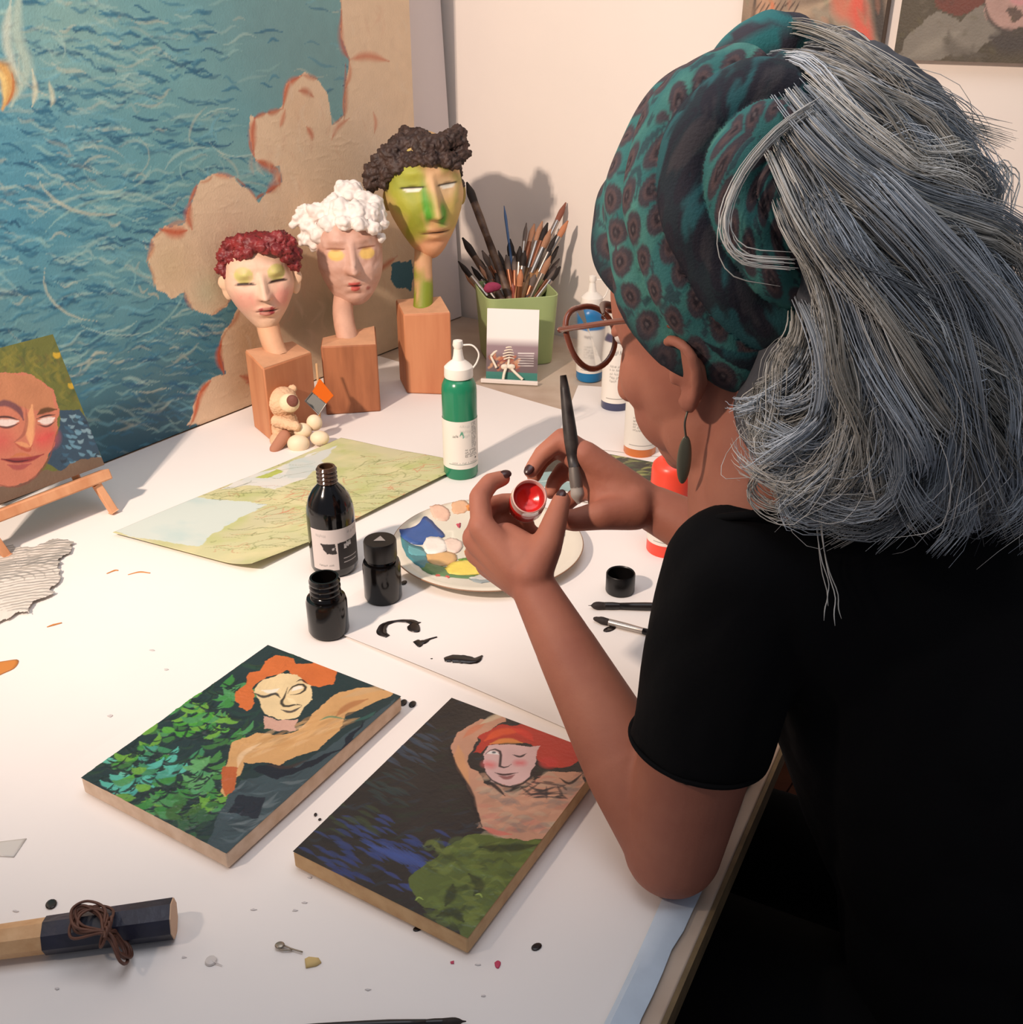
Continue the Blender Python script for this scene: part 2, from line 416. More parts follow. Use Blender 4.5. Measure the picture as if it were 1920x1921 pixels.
dark = [(46, 104, 132), (56, 116, 142), (38, 90, 120), (68, 128, 150)]; light = [(150, 190, 184), (168, 196, 186), (126, 178, 182), (186, 190, 170), (110, 170, 186)]
for i in range(4600):
    x = rs.uniform(-420, 700); y = rs.uniform(-260, 860)
    dens = .35 + .8 * math.exp(-((x - 230) / 200) ** 2 - ((y - 150) / 110) ** 2) + .8 * math.exp(-((x - 120) / 260) ** 2 - ((y - 420) / 200) ** 2) + .9 * math.exp(-((x - 330) / 200) ** 2 - ((y - 680) / 110) ** 2)
    if x > 400 and y < 250: dens *= .35
    if rs.random() > dens: continue
    if rs.random() < .6: wave(x, y, rs.uniform(22, 62), flow(x, y) + rs.gauss(0, .12), rs.uniform(2, 5), rs.uniform(.004, .008), rs.choice(dark), rs.uniform(.5, .95))
    else: wave(x, y, rs.uniform(25, 80), flow(x, y) + rs.gauss(0, .2), rs.uniform(2, 7), rs.uniform(.004, .008), rs.choice(light), rs.uniform(.2, .55))
for cx, cy, R0 in ((470, 260, 60), (480, 400, 90), (250, 520, 120), (400, 350, 50), (170, 330, 70), (80, 120, 60)):   # swirls of pale paint
    for k in range(9):
        a0 = rs.uniform(0, 6); r = R0 * rs.uniform(.4, 1.8); cx += rs.uniform(-25, 25); cy += rs.uniform(-18, 18)
        pts = [(cx + r * math.cos(a0 + t), cy + r * .8 * math.sin(a0 + t)) for t in np.linspace(0, rs.uniform(.8, 2.0), 7)]
        pt.stroke(pt.px(pts), rs.uniform(.003, .007), rs.choice(light), rs.uniform(.3, .7), lift=.0003)
# clouds
CL = (224, 196, 164); EDG = (178, 84, 52)
cloud = [(632, -420), (640, 0), (640, 70), (655, 112), (648, 165), (645, 215), (622, 235), (618, 180), (596, 148), (566, 140), (540, 158), (528, 205), (500, 212), (476, 222), (467, 260), (480, 300), (520, 316), (526, 345), (498, 362), (480, 375), (462, 350), (440, 332), (400, 328), (370, 345), (352, 385), (348, 415), (312, 425), (284, 448), (275, 490), (290, 540), (325, 556), (345, 545), (362, 582), (395, 592), (425, 572), (440, 540), (450, 580), (425, 620), (412, 660), (420, 705), (395, 712), (372, 740), (356, 800), (480, 790), (700, 700), (900, 640), (900, -420)]
cl = pt.px(cloud); pt.poly(cl, CL, 1.0, .006, 4)
top = [cloud.index((640, 70)), len(cloud) - 5]
edge = cloud[:-4]
for i in range(len(edge) - 1):
    if rs.random() < .85:
        a, b = edge[i], edge[i + 1]; k = rs.choice([EDG, (196, 104, 66), (168, 92, 62), (190, 120, 84)])
        m = ((a[0] + b[0]) / 2 + rs.uniform(-4, 6), (a[1] + b[1]) / 2 + rs.uniform(-3, 3))
        pt.stroke(pt.px([a, m, b]), rs.uniform(.006, .016), k, rs.uniform(.45, .9), n=8, soft=.8)
for x, y, r, c, a in ((700, 300, .10, (222, 198, 172), .8), (320, 500, .05, (198, 176, 140), .7), (430, 500, .06, (206, 182, 152), .7), (390, 545, .035, (176, 180, 152), .7), (560, 200, .04, (220, 186, 152), .7), (470, 640, .05, (196, 158, 116), .7), (460, 720, .05, (190, 150, 112), .7), (560, 600, .05, (150, 138, 108), .6), (620, 580, .06, (130, 124, 96), .6)):
    pt.blend(blob(x, y, r) * a * (pt.c[..., 0] > .25), c)
reds = [((640, 20), (640, 80), (655, 112)), ((655, 112), (690, 105), (730, 115)), ((648, 120), (648, 190), (645, 225)), ((622, 262), (632, 240), (655, 222)), ((575, 238), (583, 250), (586, 262)), ((525, 238), (530, 225), (535, 205)), ((500, 362), (515, 345), (526, 325)), ((505, 320), (522, 330), (524, 350)), ((360, 430), (352, 405), (358, 380)), ((300, 430), (330, 436), (350, 432)), ((478, 222), (473, 250), (476, 290)), ((566, 142), (540, 160), (530, 205)), ((415, 640), (410, 670), (420, 700)), ((395, 715), (375, 740), (362, 790)), ((450, 705), (470, 712), (462, 718)), ((700, 210), (705, 230), (702, 250)), ((560, 170), (575, 172), (588, 182)), ((480, 300), (500, 312), (520, 318)), ((690, 520), (720, 500), (745, 480))]
for q in reds: pt.stroke(pt.px(q), rs.uniform(.014, .028), rs.choice([(190, 84, 50), (198, 96, 60), (176, 88, 58)]), rs.uniform(.5, .9), n=8, soft=.9, lift=.0003)
for i in range(220):
    x = rs.uniform(420, 770); y = rs.uniform(10, 640); q = pt.px([(x, y)])[0]; ii = int(np.clip(q[0] / pt.dx, 0, pt.nx - 1)); jj = int(np.clip(q[1] / pt.dy, 0, pt.ny - 1))
    if pt.c[jj, ii, 0] > .33:
        pt.stroke(pt.px([(x, y), (x + rs.uniform(-12, 12), y + rs.uniform(8, 24)), (x + rs.uniform(-14, 14), y + rs.uniform(22, 44))]), rs.uniform(.008, .02), rs.choice([(226, 206, 180), (212, 184, 156), (214, 176, 146), (222, 198, 172)]), .35, n=6, soft=1)
pt.poly(pt.px([(735, 495), (770, 488), (778, 520), (772, 545), (745, 540), (733, 520)]), (64, 112, 128), 1, .004)
# pale figure and flame at the far left
for q, c, wd in (((( 40, -40), (30, 60), (50, 130), (20, 200)), (176, 196, 182), .03), (((20, 0), (12, 80), (40, 160)), (196, 206, 190), .02), (((60, 130), (66, 170), (60, 200)), (206, 206, 180), .012), (((90, 150), (98, 180), (96, 200)), (196, 200, 176), .012), (((-20, 120), (8, 130), (18, 165), (4, 205)), (226, 170, 84), .03), (((-10, 130), (6, 150), (8, 190)), (240, 206, 130), .015), (((22, 135), (24, 170), (8, 205)), (190, 110, 56), .006)):
    pt.stroke(pt.px(q), wd, c, .85, n=10, soft=.8)
pt.mottle(60, .06, 5)
mk('painted_surface', pt.mesh(.0005), oil, cv, vcol=pt.colors(), sharp_deg=0)
mk('stretched_canvas', slab(ST(CS0, 0, CZ), (CS1 - CS0) * D, CH * Z, -.028 * N), mat('raw_canvas', (214, 200, 186), .8, bump=.2, bscale=400), cv, smooth=False)

# white panel leaning on the wall behind it
lean = nrm(1.0 * Z - .055 * N)
wp = mk('white_panel', slab(ST(.30, -.030, TZ + .002), (S_WALL - .02 - .30) * D, 1.1 * lean, -.012 * N), mat('white_primed_board', (226, 216, 214), .7, bump=.1, bscale=80), smooth=False)
tag(wp, 'tall plain white panel leaning in the corner behind the sea painting', 'panel')

# ================================================================ two paintings on the back wall
WB = ST(S_WALL, 0, 0)
def wall_painting(label, xl, xr, ylo, left_frame, seed, draw, base, frame_c):
    a = on_plane(xl, ylo, WB, D); b = on_plane(xr, ylo, WB, D); z0 = 1.345
    a[2] = b[2] = z0; e = (b - a); h = .62
    t = thing('wall_painting', label, 'painting', (a + b) / 2, 'paintings hung on the back wall')
    off = -D * .026
    p = Paint(a + off, e, h * Z, 150, 210, base); draw(p); p.mottle(40, .15, seed)
    mk('painted_surface', p.mesh(.0006, 1), oil, t, vcol=p.colors(), sharp_deg=0)
    mk('panel', slab(a + off, e, h * Z, D * .024), frame_c, t, smooth=False, bevel=.0015)
    return t
def drawA(p):
    r = random.Random(5)
    p.mottle(12, .5, 3)
    S = lambda pts, wd, c, al=.9: p.stroke(p.px(pts), wd, c, al, n=10, soft=.7)
    S([(1400, 60), (1430, 30), (1440, 0), (1450, -60)], .05, (196, 150, 118)); S([(1410, 40), (1440, 50), (1500, 30), (1560, 0)], .04, (176, 152, 126))
    S([(1530, 20), (1580, 60), (1600, 90)], .08, (150, 136, 116)); S([(1560, -20), (1590, 20), (1610, -10)], .05, (200, 110, 84))
    S([(1608, -40), (1612, 20), (1620, 60), (1640, 105)], .045, (214, 84, 64)); S([(1640, -60), (1650, 20), (1655, 90)], .035, (38, 34, 32))
    for i in range(9): S([(1415 + i * 9, 20 + r.uniform(-6, 10)), (1430 + i * 9, 2)], .004, (60, 40, 34))
    S([(1402, 70), (1412, 40), (1420, -20)], .012, (70, 56, 48)); S([(1430, 40), (1450, 15), (1440, -10)], .01, (206, 120, 80))
    for i in range(120):
        x, y = r.uniform(1400, 1660), r.uniform(-300, 100); S([(x, y), (x + r.uniform(-25, 25), y - r.uniform(10, 50))], .012, r.choice([(150, 120, 96), (90, 78, 60), (190, 120, 90), (120, 130, 100)]), .3)
def drawB(p):
    r = random.Random(9)
    p.mottle(14, .6, 8)
    S = lambda pts, wd, c, al=.9: p.stroke(p.px(pts), wd, c, al, n=10, soft=.7)
    p.poly(p.px([(1745, -60), (1760, 15), (1800, 28), (1850, 5), (1870, -60)]), (104, 48, 34), 1, .004)
    p.poly(p.px([(1675, 118), (1700, 70), (1740, 35), (1770, 22), (1800, 40), (1840, 5), (1880, 20), (1880, 70), (1840, 95), (1750, 118)]), (124, 116, 104), .95, .005)
    p.poly(p.px([(1850, -20), (1850, 30), (1880, 58), (1920, 55), (1950, 20), (1950, -40)]), (176, 140, 128), .95, .004)
    S([(1848, 0), (1856, 35), (1885, 58), (1925, 55)], .008, (64, 54, 48)); p.poly(p.px([(1888, 18), (1905, 10), (1925, 25), (1905, 42)]), (74, 58, 48), .9, .003)
    S([(1890, -10), (1910, 5), (1930, 0)], .012, (190, 130, 130)); S([(1860, 70), (1900, 80), (1960, 75)], .05, (62, 54, 50)); S([(1700, 110), (1760, 80), (1800, 60)], .03, (140, 132, 118), .6)
    S([(1780, 60), (1790, 95), (1850, 105)], .03, (84, 76, 66), .7)
    for i in range(130):
        x, y = r.uniform(1685, 1960), r.uniform(-300, 112); S([(x, y), (x + r.uniform(-20, 20), y + r.uniform(-16, 16))], .01, r.choice([(70, 66, 40), (92, 84, 52), (60, 50, 40), (110, 100, 84)]), .3)
wall_painting('left painting on the back wall with orange-red and ochre patches above the headscarf', 1396, 1658, 107, True, 1, drawA, (140, 118, 98), mat('dark_panel_edge', (92, 76, 62), .6))
wall_painting('dark painting on the back wall showing a grey figure, right of the orange-red one', 1684, 2060, 112, False, 2, drawB, (72, 62, 46), mat('cream_panel_edge', (212, 184, 160), .6))

# ================================================================ painted panels lying on the table
def flat_panel(label, corners_px, thick, nx, ny, base, draw, edge_m, group=None, top_px=True, zbase=.0045, seed=1):
    """corners: far-left, far-right, near-right, near-left of the painted top face"""
    zt = TZ + zbase + thick
    A, B_, C_, D_ = (P(x, y, zt) for x, y in corners_px)
    a = ((B_ - A) + (C_ - D_)) / 2; b = ((D_ - A) + (C_ - B_)) / 2; ctr = (A + B_ + C_ + D_) / 4
    a = nrm(a) * np.linalg.norm(a); bb = b - nrm(a) * (b @ nrm(a)); bb = nrm(bb) * np.linalg.norm(b)   # square the corners
    o = ctr - a / 2 + bb / 2                     # near-left corner, so that the normal points up
    t = thing('panel_painting', label, 'painting', ctr - [0, 0, thick], group)
    p = Paint(o, a, -bb, nx, ny, base); draw(p); p.mottle(50, .12, seed)
    mk('painted_surface', p.mesh(.0004), vmat('fresh_acrylic', .38, bump=.2, bscale=220), t, vcol=p.colors(), sharp_deg=0)
    mk('wooden_panel', slab(o - [0, 0, thick], a, -bb, thick * Z), edge_m, t, bevel=.0018)
    return t, p
ply = mat('pale_panel_edge', (226, 200, 176), .7, vscale=60, c2=(206, 176, 148), bump=.15, bscale=120)
ply2 = mat('yellow_panel_edge', (206, 170, 124), .7, vscale=60, c2=(188, 148, 104), bump=.15, bscale=120)
def leaf(p, r, x, y, L, ang, wd, c, al=.95):
    pts = [(x + L * (k / 4 - .5) * math.cos(ang) - .18 * L * (1 - (k / 2 - 1) ** 2) * math.sin(ang), y + L * (k / 4 - .5) * math.sin(ang) + .18 * L * (1 - (k / 2 - 1) ** 2) * math.cos(ang)) for k in range(5)]
    p.stroke(p.px(pts), wd, c, al, soft=.25, lift=.0003)
def draw1(p):
    r = random.Random(11); S = lambda pts, wd, c, al=.95, **k: p.stroke(p.px(pts), wd, c, al, n=10, **k); G = lambda pts, c, wob=.002, al=1: p.poly(p.px(pts), c, al, wob, 3)
    for i in range(500):
        x, y = r.uniform(150, 560), r.uniform(1220, 1600); leaf(p, r, x, y, r.uniform(25, 60), r.uniform(-.9, .2), r.uniform(.003, .007), r.choice([(30, 54, 48), (24, 40, 40), (44, 74, 50), (36, 66, 56)]), .5)
    greens = [(70, 150, 52), (86, 160, 60), (60, 132, 62), (74, 140, 84), (104, 160, 60), (58, 110, 56)]
    for cx, cy, rad, n, pal in ((370, 1335, 70, 26, greens), (330, 1310, 50, 10, greens), (400, 1370, 60, 16, greens), (280, 1400, 60, 16, greens), (250, 1450, 55, 16, [(84, 176, 158), (70, 160, 150), (98, 184, 160), (60, 140, 120)]), (300, 1430, 55, 20, [(84, 176, 158), (70, 150, 130), (60, 130, 90)]), (380, 1450, 55, 22, [(80, 150, 100), (70, 130, 66), (96, 160, 100)]), (320, 1500, 55, 22, greens[2:]), (400, 1510, 50, 18, greens[2:]), (215, 1480, 40, 12, [(84, 176, 158), (96, 150, 60)]), (230, 1440, 30, 8, greens), (430, 1300, 40, 12, greens[2:4]), (350, 1540, 40, 14, [(50, 90, 60), (60, 100, 50)])):
        for i in range(n):
            a = r.uniform(-.9, .4); leaf(p, r, cx + r.gauss(0, rad * .45), cy + r.gauss(0, rad * .36), r.uniform(16, 44), a, r.uniform(.006, .012), r.choice(pal))
            leaf(p, r, cx + r.gauss(0, rad * .45), cy + r.gauss(0, rad * .36), r.uniform(20, 50), r.uniform(-.9, .4), r.uniform(.002, .004), (26, 44, 42), .9)
    # dark water under the arm
    G([(445, 1470), (540, 1440), (640, 1390), (745, 1310), (700, 1370), (560, 1500), (430, 1600), (400, 1590), (410, 1540), (430, 1500)], (58, 74, 80), .004)
    G([(470, 1445), (500, 1432), (560, 1440), (640, 1405), (690, 1335), (660, 1395), (590, 1440), (520, 1462)], (22, 28, 40), .003)
    for i in range(60):
        x, y = r.uniform(410, 600), r.uniform(1450, 1590); S([(x, y), (x + 25, y + r.uniform(-4, 8)), (x + 50, y - r.uniform(4, 18))], r.uniform(.003, .008), r.choice([(92, 108, 114), (70, 88, 96), (40, 52, 60), (110, 122, 126)]), .5)
    G([(450, 1495), (500, 1490), (480, 1540), (430, 1525)], (30, 36, 48), .004)
    # body: torso and the two arms
    SK = (204, 158, 104)
    G([(440, 1392), (480, 1376), (520, 1380), (560, 1372), (590, 1340), (630, 1300), (680, 1290), (745, 1298), (700, 1320), (650, 1340), (636, 1375), (600, 1405), (560, 1420), (520, 1438), (490, 1430), (455, 1432), (446, 1470), (425, 1500), (416, 1478), (425, 1430)], SK, .003)
    G([(418, 1440), (450, 1440), (440, 1478), (425, 1496), (416, 1478)], (180, 94, 50), .002)
    for i in range(70):
        k = r.random(); x, y = 450 + k * 190 + r.uniform(-10, 10), 1420 - k * 70 + r.uniform(-22, 18); S([(x, y), (x + 16, y - 8), (x + 34, y - 14)], .006, r.choice([(216, 176, 124), (190, 142, 88), (168, 128, 82), (222, 184, 140)]), .35)
    S([(446, 1440), (456, 1415), (490, 1395)], .008, (226, 196, 156), .7); S([(630, 1345), (655, 1325), (690, 1312)], .012, (168, 110, 66), .8); S([(640, 1310), (690, 1296), (745, 1285)], .012, (196, 160, 116), .8)
    S([(500, 1435), (540, 1440), (580, 1425)], .006, (60, 44, 40), .7)
    # hair, face
    G([(440, 1318), (446, 1296), (462, 1284), (462, 1262), (490, 1258), (494, 1240), (520, 1230), (550, 1238), (556, 1250), (590, 1242), (632, 1260), (630, 1282), (600, 1290), (570, 1288), (540, 1262), (500, 1270), (474, 1290), (476, 1326), (466, 1334), (444, 1326)], (200, 106, 52), .003)
    G([(478, 1300), (490, 1276), (530, 1264), (556, 1266), (582, 1286), (588, 1312), (572, 1326), (560, 1346), (530, 1352), (500, 1344), (490, 1326)], (222, 198, 152), .002)
    G([(490, 1344), (520, 1352), (560, 1350), (552, 1372), (528, 1372), (496, 1366)], (200, 158, 140), .002)
    S([(474, 1300), (496, 1308), (516, 1302), (526, 1310)], .006, (46, 46, 48)); S([(492, 1296), (510, 1298), (524, 1292)], .008, (226, 220, 202)); S([(540, 1302), (548, 1290), (566, 1284), (574, 1292), (562, 1302), (544, 1304)], .004, (24, 22, 24)); S([(548, 1297), (558, 1291), (568, 1291)], .008, (238, 230, 216))
    S([(540, 1290), (534, 1308), (528, 1318), (536, 1326), (556, 1322), (566, 1324)], .0045, (34, 30, 32)); S([(540, 1310), (548, 1316), (556, 1322)], .007, (236, 214, 168), .8); S([(528, 1332), (546, 1336), (566, 1326)], .005, (70, 60, 58)); S([(556, 1280), (566, 1276), (578, 1284)], .003, (40, 34, 34))
    S([(600, 1352), (620, 1345), (650, 1350)], .004, (80, 130, 96), .8); S([(660, 1355), (690, 1345), (705, 1335)], .006, (50, 92, 84), .8)
p1, _ = flat_panel('painted panel with an orange-haired swimmer among green leaves, in the left foreground', [(500, 1210), (748, 1304), (430, 1606), (155, 1460)], .018, 260, 330, (34, 52, 54), draw1, ply, 'painted panels lying on the paper')
def draw2(p):
    r = random.Random(21); S = lambda pts, wd, c, al=.95, **k: p.stroke(p.px(pts), wd, c, al, n=10, **k); G = lambda pts, c, wob=.002, al=1: p.poly(p.px(pts), c, al, wob, 5)
    p.mottle(18, .5, 4)
    for i in range(420):
        x, y = r.uniform(560, 1000), r.uniform(1310, 1720); a = r.uniform(-1, 1); L = r.uniform(20, 60)
        S([(x, y), (x + L * .5, y + L * .3 * a), (x + L, y + L * .2 * a - 6)], r.uniform(.003, .007), r.choice([(48, 40, 34), (34, 36, 42), (46, 56, 66), (40, 50, 36), (28, 24, 24)]), .4)
    for cx, cy, n, c in ((780, 1400, 30, (58, 68, 82)), (700, 1590, 26, (50, 66, 120)), (640, 1640, 26, (44, 58, 112)), (600, 1590, 14, (48, 62, 108)), (800, 1600, 18, (48, 64, 118)), (720, 1480, 20, (46, 58, 56)), (660, 1530, 14, (56, 66, 44)), (760, 1650, 10, (54, 70, 130))):
        for i in range(n):
            x, y = r.gauss(cx, 34), r.gauss(cy, 24); S([(x - 14, y - 8), (x, y - 3), (x + 18, y + 8)], r.uniform(.003, .006), c, .7, lift=.0002)
    for i in range(9): S([(690 + i * 9, 1585 + i * 1), (720 + i * 9, 1600 + i * 2), (755 + i * 8, 1622 + i * 2)], .005, (64, 84, 150), .6)
    # green tail
    G([(770, 1690), (778, 1650), (820, 1620), (880, 1570), (920, 1560), (1030, 1580), (960, 1700), (910, 1760), (880, 1750), (830, 1720), (790, 1712)], (88, 102, 46), .006)
    for i in range(200):
        x, y = r.uniform(790, 1020), r.uniform(1580, 1740)
        if x + .6 * (y - 1580) > 1060: continue
        S([(x, y), (x + 16, y + r.uniform(-10, 10)), (x + 34, y + r.uniform(-14, 14))], r.uniform(.004, .010), r.choice([(104, 122, 54), (76, 90, 40), (56, 66, 34), (120, 134, 62), (86, 104, 60)]), .45, lift=.0002)
    for q in (((850, 1660), (846, 1680), (836, 1700)), ((880, 1640), (900, 1660), (890, 1680)), ((820, 1720), (850, 1712), (870, 1730)), ((900, 1590), (950, 1592), (1010, 1586))): S(q, .012, (30, 34, 22), .7)
    S([(778, 1692), (786, 1684), (796, 1690)], .002, (150, 170, 80)); S([(890, 1680), (900, 1678), (906, 1686)], .002, (150, 170, 80))
    # body
    G([(846, 1404), (858, 1378), (900, 1352), (944, 1340), (950, 1352), (924, 1370), (890, 1392), (880, 1414), (890, 1442), (912, 1470), (960, 1492), (1000, 1470), (1040, 1450), (1090, 1450), (1110, 1490), (1070, 1540), (1035, 1575), (980, 1578), (930, 1566), (905, 1548), (890, 1510), (886, 1482), (860, 1440)], (190, 142, 116), .003)
    for i in range(170):
        x, y = r.uniform(890, 1080), r.uniform(1455, 1570); S([(x, y), (x + 14, y + r.uniform(-8, 6)), (x + 30, y + r.uniform(-10, 6))], .007, r.choice([(206, 160, 132), (166, 124, 104), (140, 122, 112), (190, 120, 104), (176, 160, 136), (120, 112, 108)]), .4)
    S([(860, 1400), (864, 1430), (880, 1470)], .014, (206, 150, 100), .7); S([(900, 1360), (930, 1345), (944, 1342)], .01, (200, 180, 150), .8); S([(870, 1384), (890, 1368), (910, 1358)], .010, (200, 112, 76), .6)
    S([(908, 1552), (930, 1562), (960, 1566)], .008, (206, 110, 96), .8); S([(842, 1400), (858, 1444), (884, 1488), (892, 1520), (905, 1552)], .006, (34, 26, 26), .9)
    # hair
    G([(888, 1408), (905, 1380), (940, 1362), (990, 1360), (1040, 1374), (1080, 1390), (1100, 1420), (1070, 1440), (1030, 1440), (1008, 1420), (1000, 1400), (960, 1388), (912, 1398), (900, 1412)], (176, 56, 40), .003)
    S([(910, 1390), (940, 1374), (980, 1372)], .014, (210, 84, 44), .9); S([(920, 1396), (950, 1390), (980, 1394)], .010, (216, 140, 70), .8); S([(960, 1366), (985, 1376), (1000, 1390)], .012, (206, 60, 44), .8); S([(1020, 1425), (1030, 1432), (1040, 1425)], .02, (190, 56, 50), .8)
    # face
    G([(906, 1414), (916, 1398), (960, 1396), (998, 1402), (1014, 1398), (1008, 1416), (1004, 1440), (986, 1466), (956, 1476), (924, 1466), (908, 1440)], (206, 170, 166), .0015)
    p.stroke(p.px([(914, 1434), (922, 1436)]), .016, (210, 96, 96), .8, soft=1, taper=False); p.stroke(p.px([(972, 1432), (980, 1432)]), .014, (206, 92, 96), .8, soft=1, taper=False)
    S([(910, 1416), (924, 1406), (938, 1410), (940, 1422), (938, 1438), (950, 1440), (960, 1434)], .0035, (40, 30, 32)); S([(914, 1414), (926, 1412), (936, 1416)], .006, (226, 224, 220), .9); S([(924, 1412), (930, 1412)], .004, (50, 60, 66), .9); S([(962, 1416), (976, 1420), (988, 1414)], .0035, (40, 30, 32))
    S([(928, 1450), (946, 1454), (972, 1450)], .0035, (50, 20, 22)); S([(936, 1456), (952, 1460), (966, 1454)], .006, (120, 50, 50), .8); S([(908, 1440), (920, 1462), (956, 1478), (988, 1466), (1008, 1440), (1006, 1420)], .003, (44, 34, 34)); S([(916, 1466), (932, 1478), (948, 1494)], .005, (44, 32, 32))
    for i in range(26): S([(r.uniform(970, 1060), r.uniform(1465, 1500)), (r.uniform(975, 1070), r.uniform(1465, 1500))], .0035, (52, 46, 48), .7)
    S([(1050, 1460), (1070, 1470), (1095, 1450)], .004, (40, 30, 28))
p2, _ = flat_panel('dark painted panel with a red-haired mermaid and green tail, nearest the elbow', [(845, 1304), (1113, 1414), (906, 1766), (551, 1606)], .018, 280, 360, (44, 38, 34), draw2, ply2, 'painted panels lying on the paper', seed=3)
def draw3(p):
    r = random.Random(31); S = lambda pts, wd, c, al=.95, **k: p.stroke(p.px(pts), wd, c, al, n=8, **k)
    p.mottle(25, .5, 2)
    p.poly(p.px([(985, 890), (1030, 885), (1110, 895), (1110, 925), (1000, 915)]), (146, 176, 174), 1, .003); S([(1000, 905), (1050, 902), (1110, 912)], .006, (190, 210, 206))
    for i in range(60):
        x, y = r.uniform(1120, 1260), r.uniform(860, 910); S([(x, y), (x + 14, y - 5), (x + 30, y - 4)], .008, r.choice([(150, 148, 84), (110, 116, 60), (60, 58, 40), (168, 162, 100), (70, 84, 50)]), .85)
    for x, y in ((1310, 918), (1325, 912), (1300, 925)): S([(x - 14, y), (x, y - 6), (x + 16, y - 4)], .016, (156, 150, 92), .9)
    S([(1300, 880), (1350, 890)], .02, (48, 40, 32)); S([(1280, 950), (1310, 955)], .02, (70, 66, 50))
p3, _ = flat_panel('small dark painted panel with yellow-green leaves behind the right wrist', [(1075, 838), (1354, 893), (1285, 965), (975, 905)], .012, 150, 110, (56, 50, 40), draw3, mat('white_panel_edge', (216, 210, 206), .7), 'painted panels lying on the paper', seed=5, zbase=.0065)

# ================================================================ portrait on a small table easel, at the left edge
E0 = P(-60, 1020); 
ea = thing('table_easel', 'small pale wooden table easel under the portrait at left', 'easel', P(60, 985))
# the tilted plane of the portrait: its bottom edge rests on the ledge
Lr = P(186, 925, TZ + .035); Ll = P(-120, 1046, TZ + .035); ed = nrm((Lr - Ll) * [1, 1, 0]); back = np.array([-ed[1], ed[0], 0]); 
upv = nrm(Z * math.cos(math.radians(20)) + back * math.sin(math.radians(20)))
nf = nrm(np.cross(ed, upv))                # faces the camera
if nf @ (CAM - Lr) < 0: nf = -nf
Wd = .205
br = on_plane(196, 872, Lr, nf); tr = on_plane(118, 622, Lr, nf)
bl = br - ed * Wd; Hh = float((tr - br) @ upv)
po = thing('portrait_panel', 'portrait of a rosy pink face with green hair standing on the little easel', 'painting', (br + bl) / 2)
p = Paint(bl, ed * Wd, upv * Hh, 210, 270, (100, 104, 52))
r = random.Random(41); S = lambda pts, wd, c, al=.95, **k: p.stroke(p.px(pts), wd, c, al, n=10, **k); G = lambda pts, c, wob=.002, al=1: p.poly(p.px(pts), c, al, wob, 6)
for i in range(260):
    x, y = r.uniform(-80, 160), r.uniform(630, 800); S([(x, y), (x + r.uniform(-14, 14), y + 10), (x + r.uniform(-18, 18), y + 22)], .008, r.choice([(88, 96, 46), (120, 116, 50), (70, 84, 50), (104, 92, 50), (132, 124, 56)]), .5, soft=.9)
G([(100, 830), (118, 770), (150, 770), (172, 800), (190, 870), (110, 880), (90, 870)], (52, 74, 92), .004)
for i in range(60):
    x, y = r.uniform(110, 185), r.uniform(775, 870); S([(x, y), (x + 6, y + 4), (x + 12, y + r.uniform(-3, 8))], .006, r.choice([(104, 146, 166), (40, 54, 66), (130, 160, 172), (60, 96, 120)]), .8)
G([(200, 855), (150, 865), (100, 885), (60, 893), (0, 905), (-80, 900), (-80, 1080), (198, 890)], (112, 92, 76), .004)
G([(-70, 700), (0, 698), (60, 700), (100, 730), (112, 770), (104, 820), (90, 860), (60, 900), (20, 914), (-40, 905), (-80, 860)], (190, 116, 92), .002)
G([(-40, 702), (60, 702), (98, 732), (106, 768), (60, 772), (46, 765), (20, 758), (-40, 756)], (182, 122, 88), .003)
S([(-30, 830), (-5, 828), (12, 826)], .055, (194, 92, 82), .9, soft=1); S([(70, 826), (84, 822), (100, 812)], .045, (200, 80, 76), .95, soft=1)
S([(60, 760), (56, 800), (58, 840)], .016, (222, 160, 114), .9); S([(28, 832), (40, 840), (54, 845), (60, 835)], .006, (170, 84, 66)); S([(30, 830), (44, 834), (56, 838)], .008, (214, 148, 104), .9)
S([(48, 764), (50, 790), (44, 815), (26, 830)], .006, (158, 92, 76), .8)
S([(-20, 768), (8, 756), (34, 768), (44, 788)], .012, (112, 72, 76)); S([(-10, 790), (12, 794), (34, 790)], .014, (222, 206, 198)); S([(-14, 784), (12, 782), (36, 788)], .004, (70, 48, 48)); S([(-10, 798), (14, 802), (36, 794)], .004, (96, 60, 56))
S([(70, 778), (84, 770), (106, 768)], .010, (92, 64, 40)); S([(72, 790), (88, 790), (102, 784)], .013, (226, 210, 202)); S([(68, 786), (86, 780), (104, 778)], .0035, (70, 48, 48)); S([(70, 796), (88, 800), (104, 790)], .0035, (96, 60, 56))
S([(2, 862), (26, 864), (54, 862), (82, 852)], .010, (140, 52, 56)); S([(14, 872), (34, 877), (58, 870)], .010, (160, 80, 76)); S([(2, 860), (30, 866), (60, 862)], .0035, (84, 34, 40)); S([(20, 858), (40, 852), (60, 856)], .006, (184, 110, 70), .8)
S([(-30, 900), (20, 914), (60, 900), (92, 860), (106, 810)], .004, (120, 72, 62), .7)
for q in (((128, 720), (134, 725), (138, 718)), ((100, 662), (106, 668), (112, 662))): S(q, .010, (196, 160, 50), .9)
p.mottle(60, .1, 9)
mk('painted_surface', p.mesh(.0004), oil, po, vcol=p.colors(), sharp_deg=0)
mk('panel', slab(bl, ed * Wd, upv * Hh, -nf * .006), mat('dark_green_panel_edge', (52, 50, 34), .6), po, smooth=False)
pine = wood('pale_easel_wood', (224, 166, 124), (204, 140, 98), 40, (1, 1, .3))
lz = br - ed * .02 - nf * .004
